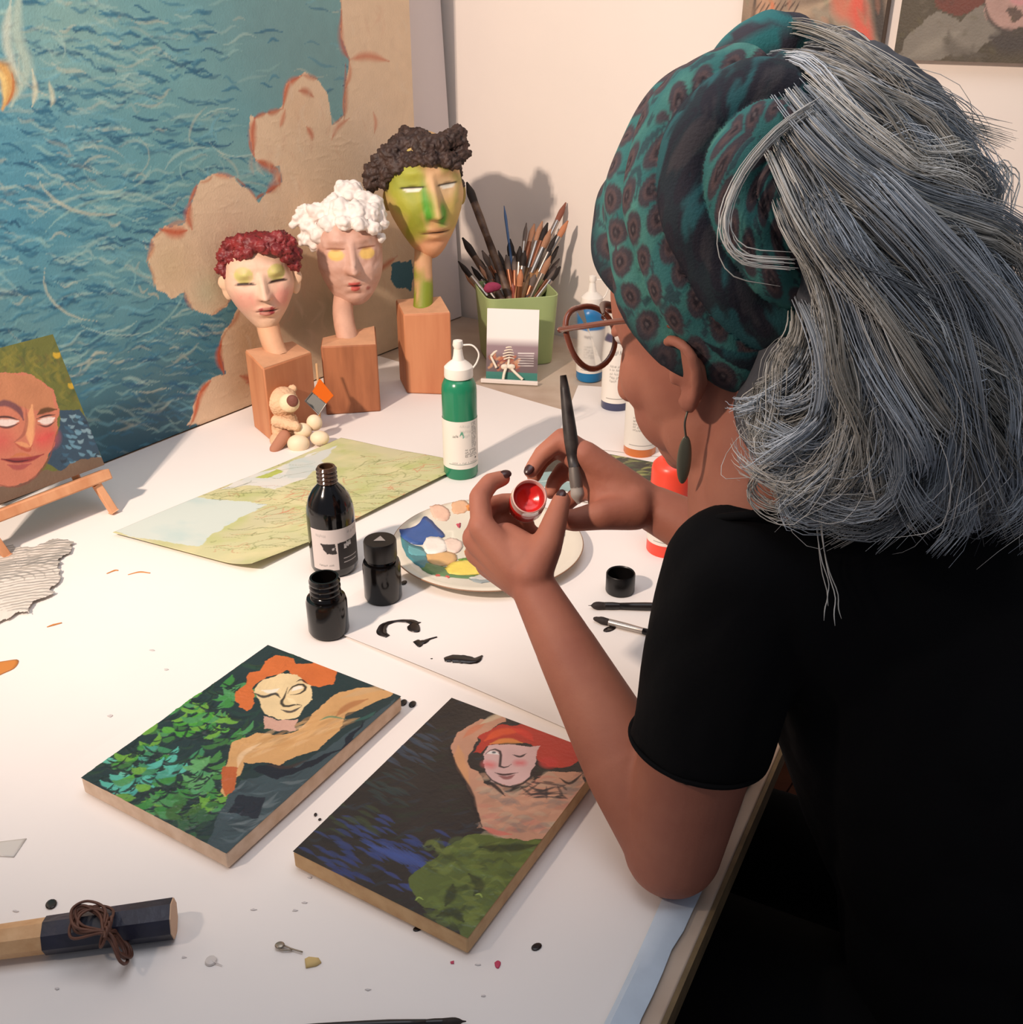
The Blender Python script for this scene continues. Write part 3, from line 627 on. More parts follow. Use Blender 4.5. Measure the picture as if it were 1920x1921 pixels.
mk('ledge', slab(bl - ed * .02 - upv * .022 - nf * .012, ed * (Wd + .018), upv * .016, nf * .026), pine, ea, bevel=.002)
def bar(name, a, b_, r_, m_, par): return mk(name, tube([a, (np.array(a) + b_) / 2, b_], r_, 4), m_, par, smooth=False, bevel=.001)
for k in (.012, Wd - .025):
    a = bl + ed * k - upv * .022 + nf * .004; dirn = nrm(np.array([ed[0] * .25 + nf[0] * .3, ed[1] * .25 + nf[1] * .3, -1.0])); L = (a[2] - TZ - .004) / -dirn[2]
    bar('leg', a, a + dirn * L, .008, pine, ea)
for k in (.03, Wd - .04):
    a = bl + ed * k - upv * .02 - nf * .016; bar('upright', a, a + upv * (Hh + .0), .007, pine, ea)
a = bl + ed * Wd / 2 + upv * Hh * .8 - nf * .024; b_ = np.array([*(a[:2] + back[:2] * .055), TZ + .012]); bar('rear_strut', a, b_, .007, pine, ea)

# ================================================================ small helpers for things on the table
def hgt(base, y):              # how high above base the photograph's row y is
    lo, hi = -1.0, 2.0
    for _ in range(50):
        m = (lo + hi) / 2; d = base + np.array([0, 0, m]) - CAM; t = d @ _F
        if 960.5 - FPX * (d @ _U) / t > y: lo = m
        else: hi = m
    return lo
def depth(w_): return float((np.asarray(w_) - CAM) @ _F)
def basis_z(d):                # local axes whose z is d
    d = nrm(d); x = np.cross([0, 1, 0], d) if abs(d[1]) < .9 else np.cross([1, 0, 0], d); x = nrm(x); return np.array([x, np.cross(d, x), d])
def patch(name, pts, z, h, mt, parent, smooth_n=0, rings=(0, .25, .6), px=True):
    """a low mound of paint with the outline pts (photograph positions at height z)"""
    pts = np.array([P(x, y, z)[:2] for x, y in pts]) if px else np.array(pts, float)
    if smooth_n: pts = smoothcurve(np.concatenate([pts, pts[:1]]), smooth_n)[:-1]
    c = pts.mean(0); n = len(pts); V = [np.c_[pts, np.full(n, z - .0003)]]
    for k in rings: V.append(np.c_[pts + (c - pts) * k, np.full(n, z + h * (.35 + .65 * math.sin(PI / 2 * min(1, k / .5))))])
    V.append(np.array([[c[0], c[1], z + h]])); V = np.concatenate(V); m = len(rings) + 1; fs = []
    for r_ in range(m - 1):
        for i in range(n): j = (i + 1) % n; fs.append((r_ * n + i, r_ * n + j, (r_ + 1) * n + j, (r_ + 1) * n + i))
    o = (m - 1) * n
    fs += [(o + i, o + (i + 1) % n, m * n) for i in range(n)]; fs.append(tuple(range(n))[::-1])
    return mk(name, fix_normals(V, fs), mt, parent, sharp_deg=0)
def ribbon(name, pts, wds, z, h, mt, parent):   # a brush mark: centre line in the photograph, widths in metres
    q = np.array([P(x, y, z)[:2] for x, y in pts]); n = max(10, len(pts) * 5); c = smoothcurve(q, n); w_ = np.interp(np.linspace(0, 1, n), np.linspace(0, 1, len(wds)), wds)
    T = np.gradient(c, axis=0); T /= np.linalg.norm(T, axis=1)[:, None]; Nn = np.stack([-T[:, 1], T[:, 0]], 1)
    w_ = w_ * (1 + .25 * (hnoise(np.arange(n) * .7, 0, int(abs(q[0, 0]) * 1e4)) - .5))
    L = c + Nn * w_[:, None] / 2; R_ = c - Nn * w_[:, None] / 2
    V = np.stack([np.c_[L, np.full(n, z - .0003)], np.c_[L, np.full(n, z + h * .5)], np.c_[c, np.full(n, z + h)], np.c_[R_, np.full(n, z + h * .5)], np.c_[R_, np.full(n, z - .0003)]], 1).reshape(-1, 3)
    return mk(name, fix_normals(V, grid_faces(n, 5) + [(0, 1, 2, 3, 4), tuple((n - 1) * 5 + i for i in range(5))]), mt, parent, sharp_deg=0)
class Wrap(Paint):             # a label painted flat, then bent round a bottle
    def __init__(s, r_, z0, z1, a0, a1, nx=120, ny=90, base=(232, 226, 216)):
        super().__init__((0, 0, 0), (r_ * (a1 - a0), 0, 0), (0, z1 - z0, 0), nx, ny, base); s.r_, s.z0, s.a0 = r_, z0, a0
    def wrapped(s, c):
        a = s.a0 + s.gx / s.r_; r_ = s.r_ + s.h
        V = np.stack([c[0] + r_ * np.cos(a), c[1] + r_ * np.sin(a), c[2] + s.z0 + s.gy], -1).reshape(-1, 3)
        return V, s.mesh()[1]
    def line(s, x0, x1, y, wd, c, al=.9): s.stroke([(x0 * s.A, y * s.B), ((x0 + x1) / 2 * s.A, y * s.B), (x1 * s.A, y * s.B)], wd, c, al, taper=False, soft=.6)
    def text(s, x0, x1, y, hgt_, c, seed=0, al=.85):      # rows of tiny print
        r_ = random.Random(seed); x = x0
        while x < x1:
            w_ = r_.uniform(.012, .03); k = y + r_.uniform(-.3, .3) * hgt_
            s.stroke([(x * s.A, (k - hgt_ / 2) * s.B), ((x + w_ * .4) * s.A, (k + hgt_ / 2) * s.B), ((x + w_ * .8) * s.A, (k - hgt_ / 2) * s.B)], .0012, c, al, taper=False, soft=.5); x += w_ + r_.choice([.006, .006, .03])
lab_m = vmat('printed_label', .55)
CAMA = lambda c: math.atan2(CAM[1] - c[1], CAM[0] - c[0])     # the side of a bottle that faces the photographer

# ================================================================ sculpted heads on wooden blocks
def sculpt(center, w_, h, d, fdir, updir, ft, colf, name, parent, nu=132, nv=116, mt=None):
    """a clay head: ft holds its features, colf paints it; local x = viewer's right, y = out of the face, z = up"""
    y = nrm(fdir); z = nrm(np.array(updir) - y * np.dot(updir, y)); x = np.cross(z, y)
    th = np.linspace(0, 2 * PI, nu, endpoint=False); ph = np.linspace(.02, PI - .02, nv)
    TH, PH = np.meshgrid(th, ph, indexing='ij')
    X = np.sin(PH) * np.cos(TH); Y = np.sin(PH) * np.sin(TH); Zz = np.cos(PH)
    wf = 1 - ft.get('jaw', .35) * np.clip(-Zz - ft.get('jaw0', .05), 0, 1) ** 1.3 - ft.get('crown', 0) * np.clip(Zz, 0, 1) ** 2
    X = np.sign(X) * np.abs(X) ** ft.get('sq', .85); X = X * wf; Y = np.where(Y > 0, Y * (1 - .15 * np.clip(-Zz, 0, 1)), Y)
    fr = np.clip(Y * 3, 0, 1); G = lambda cx, cz, sx, sz: np.exp(-((X - cx) / sx) ** 2 - ((Zz - cz) / sz) ** 2)
    dy = np.zeros_like(X); e = ft.get('eye', (.42, .12)); nz0, nz1 = ft.get('nose', (.28, -.22)); na = ft.get('nosea', .34); nxc = ft.get('nosex', 0.0)
    u = np.clip((nz0 - Zz) / (nz0 - nz1), 0, 1.0); below = np.clip((nz1 - Zz) / .05, 0, 1)
    dy += na * np.exp(-((X - nxc) / (.075 + .050 * u)) ** 2) * (.25 + .75 * u) * np.clip((nz0 + .12 - Zz) / .14, 0, 1) * (1 - below)
    for sx in (-1, 1):
        dy += na * .35 * G(nxc + sx * .14, nz1 + .05, .07, .07)
        dy -= .16 * G(sx * e[0], e[1], .24, .15); dy += ft.get('lid', .10) * G(sx * e[0], e[1] + ft.get('lidz', .02), .19, .10)
        dy -= .07 * G(sx * e[0], e[1] - ft.get('slit', .06) + .0, .22, .018); dy += .06 * G(sx * .5, -.2, .25, .25); dy += .07 * G(sx * .4, e[1] + .24, .3, .07)
    mz = ft.get('mouth', -.5); mw = ft.get('mw', .24); mx = ft.get('mx', 0.0)
    dy += .15 * G(mx, mz + .055, mw, .05) + .15 * G(mx, mz - .065, mw * .8, .055) - .10 * G(mx, mz, mw * 1.1, .018) + .09 * G(0, -.82, .3, .14) - .05 * G(mx, mz - .17, .25, .05)
    Yd = Y + dy * fr
    rough = (hnoise(X * 9 + 40, Zz * 9 + Y * 5 + 40, 3) - .5) * ft.get('rough', .02)
    V = np.stack([X * w_ / 2 * (1 + rough), Yd * d / 2 * (1 + rough), Zz * h / 2], -1).reshape(-1, 3) @ np.array([x, y, z]) + np.array(center)
    fs = grid_faces(nu, nv, cu=True)
    n0 = len(V); V = np.concatenate([V, [np.array(center) + z * h / 2, np.array(center) - z * h / 2]])
    fs += [(n0, ((i + 1) % nu) * nv, i * nv) for i in range(nu)] + [(n0 + 1, i * nv + nv - 1, ((i + 1) % nu) * nv + nv - 1) for i in range(nu)]
    colr = colf(X, Yd, Zz, fr, G); colr = np.concatenate([colr.reshape(-1, 3), colr[:1, 0], colr[:1, -1]])
    return mk(name, fix_normals(V, fs), mt or vmat('painted_clay', .6, bump=.35, bscale=110), parent, vcol=colr, sharp_deg=0)
def mixc(c, m_, k): m_ = np.clip(m_, 0, 1)[..., None]; return c * (1 - m_) + lin(k) * m_
def lumps(name, spots, t0, parent, mt, voxel=.0028, rough=.004, nscale=160, extra=(), seed=1.0, smooth=2, fw=-.028):
    """fused lumps of modelled hair: spots are photograph positions with radius in pixels and depth offset"""
    ms = []
    for x, y, r_, dt in spots:
        c = Q(x, y, t0 + dt + fw); k = r_ * (t0 + dt) / FPX; ms.append(ellipsoid(c, (k, k, k * .95), 12, 8))
    V, fs = remesh(comb(*ms, *extra), voxel, smooth)
    me = _mesh('t', V, fs); nn = np.empty(len(V) * 3, np.float32); me.vertices.foreach_get('normal', nn); bpy.data.meshes.remove(me)
    nse = np.abs(vnoise(V, nscale, seed)) * 2 - .5 + .6 * vnoise(V, nscale * 2.3, seed + 3)
    V = V + nn.reshape(-1, 3) * (nse * rough)[:, None]
    return mk(name, (V, fs), mt, parent, sharp_deg=0)
blk_m = wood('reddish_block_wood', (206, 140, 98), (182, 112, 74), 26, (1, 1, .12), .62)
blk_top = mat('sawn_block_top', (214, 160, 122), .7, var=.08, vscale=40, bump=.2, bscale=150)
blk_dark = wood('stained_block_wood', (178, 112, 74), (128, 74, 46), 30, (1, 1, .15), .62)
def block(parent, base_px, top_y, mt, topmt, back=None, taper=0.0, zoff=.001):
    """base corners left, front, right (photograph) and the rows where the top corners show"""
    b = [P(x, y, TZ + zoff) for x, y in base_px]
    if back is None: b.append(b[0] + b[2] - b[1])
    else: b += [b[-1] + np.array([*back, 0]), b[0] + np.array([*back, 0])]
    b = np.array(b); tp = np.array([[*q[:2], q[2] + hgt(q, y)] for q, y in zip(b, top_y)])
    c = b.mean(0); n = len(b); V = np.concatenate([b, tp]); fs = [tuple(range(n))[::-1]] + [(i, (i + 1) % n, n + (i + 1) % n, n + i) for i in range(n)]
    mk('block', fix_normals(V, fs + [tuple(range(n, 2 * n))]), mt, parent, bevel=.003)
    top_c = tp.mean(0)
    ins = tp + (top_c - tp) * .04 + [0, 0, .0006]; ins2 = ins - [0, 0, .004]
    mk('sawn_top', fix_normals(np.concatenate([ins2, ins]), [tuple(range(n))[::-1], tuple(range(n, 2 * n))] + [(i, (i + 1) % n, n + (i + 1) % n, n + i) for i in range(n)]), topmt, parent)
    return c, top_c
def to_cam(p_, yaw=0.0, pitch=0.0):
    d = nrm((CAM - p_) * [1, 1, 0]); a = math.atan2(d[1], d[0]) + yaw
    return np.array([math.cos(a) * math.cos(pitch), math.sin(a) * math.cos(pitch), math.sin(pitch)])

# --- red-haired head, the smallest
h1 = thing('head_sculpture', 'smallest head sculpture with dark red curly hair and big ears on a wooden block', 'sculpture', P(530, 800), 'painted clay heads on wooden blocks')
c1, tc1 = block(h1, [(477, 801), (510, 829), (597, 790)], [657, 692, 661, 640], blk_m, blk_top)
hc = Q(489, 536, depth(tc1) - .01); s1 = depth(hc) / FPX
mk('neck', tube(smoothcurve([tc1 - [0, 0, .008], Q(510, 640, depth(tc1) + .004), Q(502, 605, depth(tc1) + .012), hc + [0, .02, 0]], 10), np.linspace(.018, .021, 10), 16), mat('bare_clay', (216, 166, 130), .65, bump=.3, bscale=120, var=.08), h1, sharp_deg=0)
def col1(X, Y, Zz, fr, G):
    c = np.zeros(X.shape + (3,)) + lin((228, 190, 164))
    for sx in (-1, 1):
        c = mixc(c, 1.2 * G(sx * .55, -.18, .35, .25) * fr, (224, 152, 136)); c = mixc(c, 9 * (G(sx * .46, .34, .30, .20) - .42) * fr, (202, 190, 118))
        c = mixc(c, 6 * (G(sx * .46, .155, .28, .030) - .25) * fr, (54, 32, 26))
    c = mixc(c, 9 * (np.maximum(G(.03, -.385, .24, .045), G(.03, -.475, .22, .055)) - .3) * fr, (166, 66, 68)); c = mixc(c, 6 * (G(.03, -.43, .28, .018) - .2) * fr, (96, 38, 42))
    c = mixc(c, 3 * (G(-.07, -.19, .05, .035) + G(.09, -.19, .05, .035) - .3) * fr, (72, 42, 40)); c = mixc(c, np.clip(-Zz - .6, 0, 1) * 1.2, (206, 176, 132))
    return mixc(c, .35 * (fbm(X * 4 + 9, Zz * 4, 2) > .52), (214, 176, 150))
sculpt(hc, 128 * s1, 176 * s1, .105, to_cam(hc, .06, .06), Z + [-.04, 0, 0], dict(jaw=.52, jaw0=-.05, eye=(.46, .24), lid=.20, lidz=.10, slit=.08, nose=(.28, -.15), nosea=.50, mouth=-.43, mw=.22, nosex=.02, mx=.03, rough=.01), col1, 'head', h1)
for x, y, k in ((427, 538, -1), (553, 526, 1)):
    e = Q(x, y, depth(hc) + .012); mk('ear', remesh(comb(ellipsoid(e, (.011, .007, .024)), ellipsoid(e + [k * .002, -.004, .008], (.013, .006, .014)), ellipsoid(e + [-k * .007, .004, -.004], (.012, .007, .018))), .0018, 3), mat('pale_painted_clay', (226, 190, 160), .65, bump=.2, bscale=90), h1, sharp_deg=0)
t1 = depth(hc)
lumps('hair', [(418, 505, 13, 0), (420, 482, 15, -.005), (432, 463, 16, -.01), (452, 455, 17, -.02), (472, 456, 18, -.03), (492, 462, 15, -.035), (508, 452, 16, -.03), (526, 448, 17, -.025), (543, 456, 16, -.015), (553, 476, 15, -.005), (553, 497, 13, 0), (440, 488, 14, -.012), (538, 482, 13, -.02), (425, 515, 9, .0), (520, 470, 12, -.035), (465, 475, 12, -.035), (448, 478, 12, -.03), (500, 468, 10, -.035), (535, 470, 12, -.028)], t1, h1, mat('dark_red_paint', (140, 44, 44), .5, vscale=60, c2=(98, 26, 30), bump=.4, bscale=160), extra=[ellipsoid(Q(488, 492, t1 + .03), (.060, .055, .052))], seed=2)

# --- white-haired head, in the middle
h2 = thing('head_sculpture', 'middle head sculpture with swirling white hair and yellow eyelids on a wooden block', 'sculpture', P(660, 780), 'painted clay heads on wooden blocks')
c2, tc2 = block(h2, [(613, 779), (715, 772)], [650, 646, 611, 634], blk_dark, blk_top, back=(-.012, .082))
hc = Q(657, 478, depth(tc2) - .005); s2 = depth(hc) / FPX; clay2 = mat('pinkish_clay', (206, 160, 136), .65, bump=.4, bscale=120, var=.1, vscale=30)
mk('neck', tube(smoothcurve([tc2 - [0, 0, .012], Q(645, 600, depth(tc2) + .008), Q(645, 560, depth(tc2) + .018), hc + [0, .02, 0]], 12), np.linspace(.0195, .0185, 12), 18), clay2, h2, sharp_deg=0)
def col2(X, Y, Zz, fr, G):
    c = np.zeros(X.shape + (3,)) + lin((208, 166, 148)); c = mixc(c, fbm(X * 3 + 5, Zz * 5, 7) * 2 - .8, (190, 142, 122)); c = mixc(c, fbm(X * 5 + 15, Zz * 6, 9) * 2 - 1.0, (218, 184, 170))
    for sx in (-1, 1):
        c = mixc(c, 7 * (G(sx * .46, .12, .27, .12) - .4) * fr, (224, 184, 104)); c = mixc(c, 5 * (G(sx * .46, .225, .28, .026) - .3) * fr, (140, 88, 66))
    c = mixc(c, 8 * (np.maximum(G(.0, -.45, .20, .045), G(.02, -.55, .15, .065)) - .35) * fr, (196, 88, 80)); c = mixc(c, 5 * (G(.0, -.495, .22, .016) - .25) * fr, (120, 56, 52)); c = mixc(c, 3 * G(.42, -.58, .05, .03) * fr, (166, 100, 90))
    return c
sculpt(hc, 122 * s2, 190 * s2, .115, to_cam(hc, .06, .02), Z + [-.02, 0, 0], dict(jaw=.28, jaw0=.2, sq=.75, eye=(.46, .15), lid=.12, lidz=-.03, slit=-.07, nose=(.30, -.22), nosea=.58, mouth=-.5, mw=.17, rough=.03), col2, 'head', h2)
t2 = depth(hc)
lumps('hair', [(655, 362, 24, 0), (640, 352, 14, -.01), (668, 352, 14, -.005), (620, 392, 20, -.015), (596, 398, 20, -.01), (572, 400, 18, 0), (560, 412, 12, .0), (580, 425, 18, .0), (575, 448, 16, .01), (598, 440, 18, -.01), (640, 395, 24, -.03), (668, 398, 24, -.03), (692, 400, 22, -.02), (710, 402, 17, -.005), (718, 420, 13, .0), (705, 382, 16, -.01), (684, 374, 18, -.01), (615, 420, 18, -.03), (645, 418, 16, -.045), (675, 420, 16, -.045), (700, 428, 15, -.03), (714, 446, 10, .0), (590, 460, 12, .01), (552, 420, 9, 0), (628, 374, 14, -.01)], t2, h2, mat('white_modelled_hair', (236, 226, 218), .6, bump=.35, bscale=70, var=.03), voxel=.0026, rough=.0042, nscale=62, extra=[ellipsoid(Q(650, 425, t2 + .04), (.066, .06, .058))], seed=7)

# --- green-painted head, the tallest
h3 = thing('head_sculpture', 'tallest head sculpture with green painted face and dark brown quiff on a block', 'sculpture', P(810, 738), 'painted clay heads on wooden blocks')
c3, tc3 = block(h3, [(764, 738), (850, 741)], [590, 586, 556, 562], blk_m, blk_top, back=(-.022, .080))
hc = Q(797, 368, depth(tc3) - .012); s3 = depth(hc) / FPX
V, fs = tube(smoothcurve([tc3 - [0, 0, .012], Q(795, 540, depth(tc3) + .008), Q(794, 490, depth(tc3) + .022), hc + [0, .03, 0]], 24), np.linspace(.019, .0165, 24), 18)
zz = (V[:, 2] - tc3[2]) / .1; cc = np.zeros((len(V), 3)) + lin((206, 158, 116)); cc = mixc(cc, np.clip((.55 - zz + .8 * (hnoise(V[:, 0] * 90, V[:, 2] * 60, 2) - .5)) * 3, 0, 1), (128, 142, 34))
mk('neck', (V, fs), vmat('painted_clay', .6, bump=.35, bscale=110), h3, vcol=cc, sharp_deg=0)
def col3(X, Y, Zz, fr, G):
    c = np.zeros(X.shape + (3,)) + lin((214, 172, 118)); n = fbm(X * 3 + 5, Zz * 4, 4) - .47
    c = mixc(c, 2.2 * G(-.55, .25, .40, .5) + 1.5 * n, (172, 172, 62)); c = mixc(c, 2.2 * G(-.45, -.45, .25, .3) + n, (146, 152, 44)); c = mixc(c, 1.0 * G(.5, -.25, .35, .3) + n, (196, 174, 92)); c = mixc(c, 2.4 * G(-.17, -.02, .10, .3) ** 1.5 + n * .8, (84, 158, 50))
    c = mixc(c, 2 * G(.22, -.22, .1, .16), (96, 160, 54)); c = mixc(c, 2 * G(.35, .6, .4, .12), (120, 140, 40)); c = mixc(c, 1.8 * G(.1, .35, .2, .25), (220, 176, 130)); c = mixc(c, 2.2 * G(.42, .2, .25, .12), (222, 186, 138)); c = mixc(c, 2 * G(.05, -.8, .5, .22), (218, 160, 120))
    for sx in (-1, 1):
        c = mixc(c, 6 * (G(sx * .45, .195, .22, .032) - .3) * fr, (238, 232, 214)); c = mixc(c, 6 * (G(sx * .45, .228, .27, .024) - .25) * fr, (34, 24, 18))
    c = mixc(c, 5 * (np.maximum(G(.05, -.455, .30, .04), G(.05, -.535, .24, .045)) - .4) * fr, (200, 150, 106)); c = mixc(c, 5 * (G(.05, -.50, .34, .014) - .2) * fr, (104, 64, 38)); c = mixc(c, 3 * (G(.12, -.26, .12, .03) - .2) * fr, (66, 66, 28))
    return c
sculpt(hc, 146 * s3, 232 * s3, .135, to_cam(hc, .22, .02), Z + [-.06, 0, 0], dict(jaw=.46, jaw0=-.02, sq=.80, eye=(.45, .2), lid=.08, slit=-.01, nose=(.32, -.24), nosea=.60, nosex=.03, mouth=-.5, mw=.26, mx=.05, rough=.015), col3, 'head', h3)
for x, y, k in ((727, 374, -1), (866, 362, 1)):
    e = Q(x, y, depth(hc) + .018); mk('ear', remesh(comb(ellipsoid(e, (.009, .007, .022)), ellipsoid(e + [-k * .006, .004, -.004], (.010, .007, .018))), .0018, 3), mat('olive_painted_clay', (172, 148, 78), .65, bump=.2, bscale=90), h3, sharp_deg=0)
t3 = depth(hc)
lumps('hair', [(696, 345, 15, .01), (700, 325, 18, .0), (715, 305, 20, -.01), (735, 290, 24, -.02), (752, 272, 22, -.02), (765, 252, 15, -.01), (775, 270, 22, -.02), (800, 275, 24, -.03), (825, 272, 22, -.03), (845, 262, 20, -.02), (858, 255, 18, -.01), (866, 270, 15, -.01), (866, 292, 14, -.01), (852, 305, 15, -.02), (858, 325, 12, .045), (864, 345, 9, .05), (790, 262, 20, -.015), (762, 298, 15, -.03), (792, 300, 13, -.04), (808, 285, 18, -.03), (745, 330, 10, -.01), (725, 325, 16, -.01), (720, 345, 12, .0), (745, 312, 18, -.025), (775, 298, 16, -.035), (810, 298, 15, -.04), (838, 300, 15, -.03), (690, 330, 11, .01), (860, 240, 9, -.005), (757, 244, 8, -.005)], t3, h3, mat('dark_brown_hair_clay', (76, 56, 48), .6, vscale=70, c2=(48, 34, 30), bump=.5, bscale=170), voxel=.0028, rough=.005, nscale=110, fw=-.045, extra=[ellipsoid(Q(785, 315, t3 + .05), (.072, .062, .062))], seed=11)

# ================================================================ bear figurine with eggs
fb = thing('bear_figurine', 'little beige bear figurine with cream eggs in front of the red-haired head', 'figurine', P(545, 845))
tb_ = depth(P(545, 838)) ; fur = mat('beige_fur', (226, 186, 148), .8, bump=.7, bscale=260, var=.08, vscale=60); fl_ = lambda x, y, dt=0: Q(x, y, tb_ + dt)
k = tb_ / FPX
V, fs = remesh(comb(ellipsoid(fl_(534, 800, .02), (28 * k, 24 * k, 34 * k)), ellipsoid(fl_(522, 825, .01), (16 * k, 16 * k, 14 * k)), capsule(fl_(520, 790, -.005), fl_(556, 800, -.02), 12 * k, 9 * k)), .0016, 3); V += (vnoise(V, 300, 1) * .0012)[:, None]
V[:, 2] = np.maximum(V[:, 2], TZ + .004)
mk('body', (V, fs), fur, fb, sharp_deg=0)
V, fs = remesh(comb(ellipsoid(fl_(530, 754, .005), (30 * k, 27 * k, 29 * k)), ellipsoid(fl_(507, 732, .01), (9 * k, 6 * k, 9 * k)), ellipsoid(fl_(549, 729, .014), (9 * k, 6 * k, 8 * k))), .0016, 3); V += (vnoise(V, 300, 4) * .0012)[:, None]
hd = mk('head', (V, fs), fur, fb, sharp_deg=0)
mk('muzzle', ellipsoid(fl_(543, 756, -.018), (19 * k, 15 * k, 18 * k)), mat('cream_muzzle', (240, 216, 178), .8, bump=.4, bscale=250), hd, sharp_deg=0)
mk('nose', ellipsoid(fl_(549, 752, -.031), (11 * k, 7 * k, 11.5 * k)), mat('brown_nose', (122, 70, 58), .7, bump=.4, bscale=250), hd, sharp_deg=0)
mk('foot_sole', remesh(comb(capsule(fl_(516, 842, -.016), fl_(534, 818, -.012), 10 * k, 12 * k)), .0016, 2), mat('brown_felt_sole', (178, 122, 96), .85), fb, sharp_deg=0)
egg = mat('cream_egg', (240, 218, 186), .55, var=.03)
for x, y, rx, rz, dt in ((560, 832, 21, 17, -.012), (600, 822, 18, 14, -.008), (568, 808, 17, 15, -.004), (590, 793, 15, 16, .004)):
    mk('egg', ellipsoid(fl_(x, y, dt), (rx * k, rx * k * .8, rz * k), 20, 12), egg, fb, sharp_deg=0)
# --- orange and glass diamond on a stick
di = thing('diamond_ornament', 'small orange and clear glass diamond on a stick behind the bear', 'ornament', P(600, 800))
tq = tb_ + .015; dm = lambda x, y, dt=0: Q(x, y, tq + dt)
def plate3(pts, th): q = np.array(pts); n = nrm(np.cross(q[1] - q[0], q[2] - q[0])); m_ = len(q); return np.concatenate([q, q + n * th]), [tuple(range(m_))[::-1], tuple(range(m_, 2 * m_))] + [(i, (i + 1) % m_, m_ + (i + 1) % m_, m_ + i) for i in range(m_)]
mk('orange_pane', fix_normals(*plate3([dm(600, 710), dm(626, 742), dm(612, 757), dm(586, 735)], .003)), mat('orange_glass', (206, 96, 22), .7, spec=.1), di)
mk('clear_pane', fix_normals(*plate3([dm(585, 736), dm(611, 758), dm(598, 777), dm(572, 752)], .003)), mat('grey_glass', (112, 112, 108), .5, spec=.2), di)
mk('stick', tube([dm(600, 800, .004), dm(599, 740, .004), dm(594, 682, .004)], .0022, 8), mat('tan_stick', (196, 154, 110), .7), di)
mk('wire', tube([dm(612, 757, -.003), dm(598, 778, -.003), dm(572, 752, -.003), dm(586, 735, -.003)], .0009, 6), mat('steel_wire', (190, 186, 180), .3, metal=.9), di)

# ================================================================ green map
mc = [(640, 823), (820, 858), (475, 1070), (212, 1000)]
A, B_, C_, E_ = (P(x, y, TZ + .0062) for x, y in mc); 
class MapPaint(Paint): pass
a = ((B_ - A) + (C_ - E_)) / 2; b = ((E_ - A) + (C_ - B_)) / 2; ctr = (A + B_ + C_ + E_) / 4
mp_ = Paint(E_, C_ - E_, A - E_, 230, 270, (202, 200, 154))
GX, GY = mp_.gx, mp_.gy
mp_.blend(fbm(GX * 22, GY * 22, 3) * 3 - 1.2, (182, 190, 122)); mp_.blend(fbm(GX * 30 + 7, GY * 30, 8) * 3 - 1.3, (216, 208, 160)); mp_.blend(fbm(GX * 14 + 3, GY * 14, 18) * 3 - 1.45, (204, 198, 162))
mpx = lambda pts: mp_.px(pts)
mp_.poly(mpx([(212, 1000), (335, 925), (400, 935), (450, 945), (435, 962), (400, 975), (385, 1000), (360, 1020), (338, 1042), (260, 1020)]), (206, 216, 208), 1, .006, 3)
mp_.poly(mpx([(380, 905), (440, 870), (530, 826), (500, 860), (515, 890), (460, 910), (420, 900)]), (222, 220, 212), 1, .006, 5); mp_.poly(mpx([(490, 845), (560, 815), (530, 860), (510, 890), (480, 880)]), (206, 210, 204), 1, .005, 7)
mp_.poly(mpx([(436, 880), (470, 860), (480, 865), (455, 882)]), (182, 192, 96), 1, .004, 6)
mp_.blend(np.clip(fbm(GX * 18, GY * 30, 33) * 3 - 1.4, 0, 1) * .5 * (mp_.c[..., 2] > .5), (168, 200, 200))
r = random.Random(2)
for i in range(420):
    x, y = r.uniform(340, 800), r.uniform(840, 1060); pts = [(x, y)]
    for kk in range(4): pts.append((pts[-1][0] + r.uniform(-6, 26), pts[-1][1] + r.uniform(-9, 7)))
    q = mpx(pts); ii = int(np.clip(q[0][0] / mp_.dx, 0, 229)); jj = int(np.clip(q[0][1] / mp_.dy, 0, 269))
    if mp_.c[jj, ii, 2] < .42: mp_.stroke(q, r.uniform(.0012, .0024), r.choice([(104, 116, 60), (120, 128, 70), (84, 100, 56), (190, 120, 90)]), .6, n=8)
for x, y, rr in ((500, 925, 14), (690, 868, 14), (520, 1000, 18), (660, 940, 12), (480, 965, 10), (585, 985, 10), (640, 915, 8)):
    for i in range(9): mp_.stroke(mpx([(x + r.gauss(0, rr), y + r.gauss(0, rr * .5)), (x + r.gauss(0, rr), y + r.gauss(0, rr * .5))]), .002, (206, 120, 90), .7)
ZM = mp_.o.copy(); V, fs = mp_.mesh(); gs = GX / mp_.A; gt = GY / mp_.B
lift = .0012 * (1 + np.sin(gs * 9 + 1) * np.sin(gt * 7)) + .010 * np.clip((gs - .78) / .22, 0, 1) ** 2 * np.clip((.25 - gt) / .25, 0, 1)
V[:, 2] += lift.ravel()
mo = mk('map_sheet', (V, fs), vmat('map_paper', .7), vcol=mp_.colors(), sharp_deg=0); tag(mo, 'pale green printed map lying in front of the sculpted heads', 'map')
sd = mo.modifiers.new('thickness', 'SOLIDIFY'); sd.thickness = .0004; sd.offset = -1

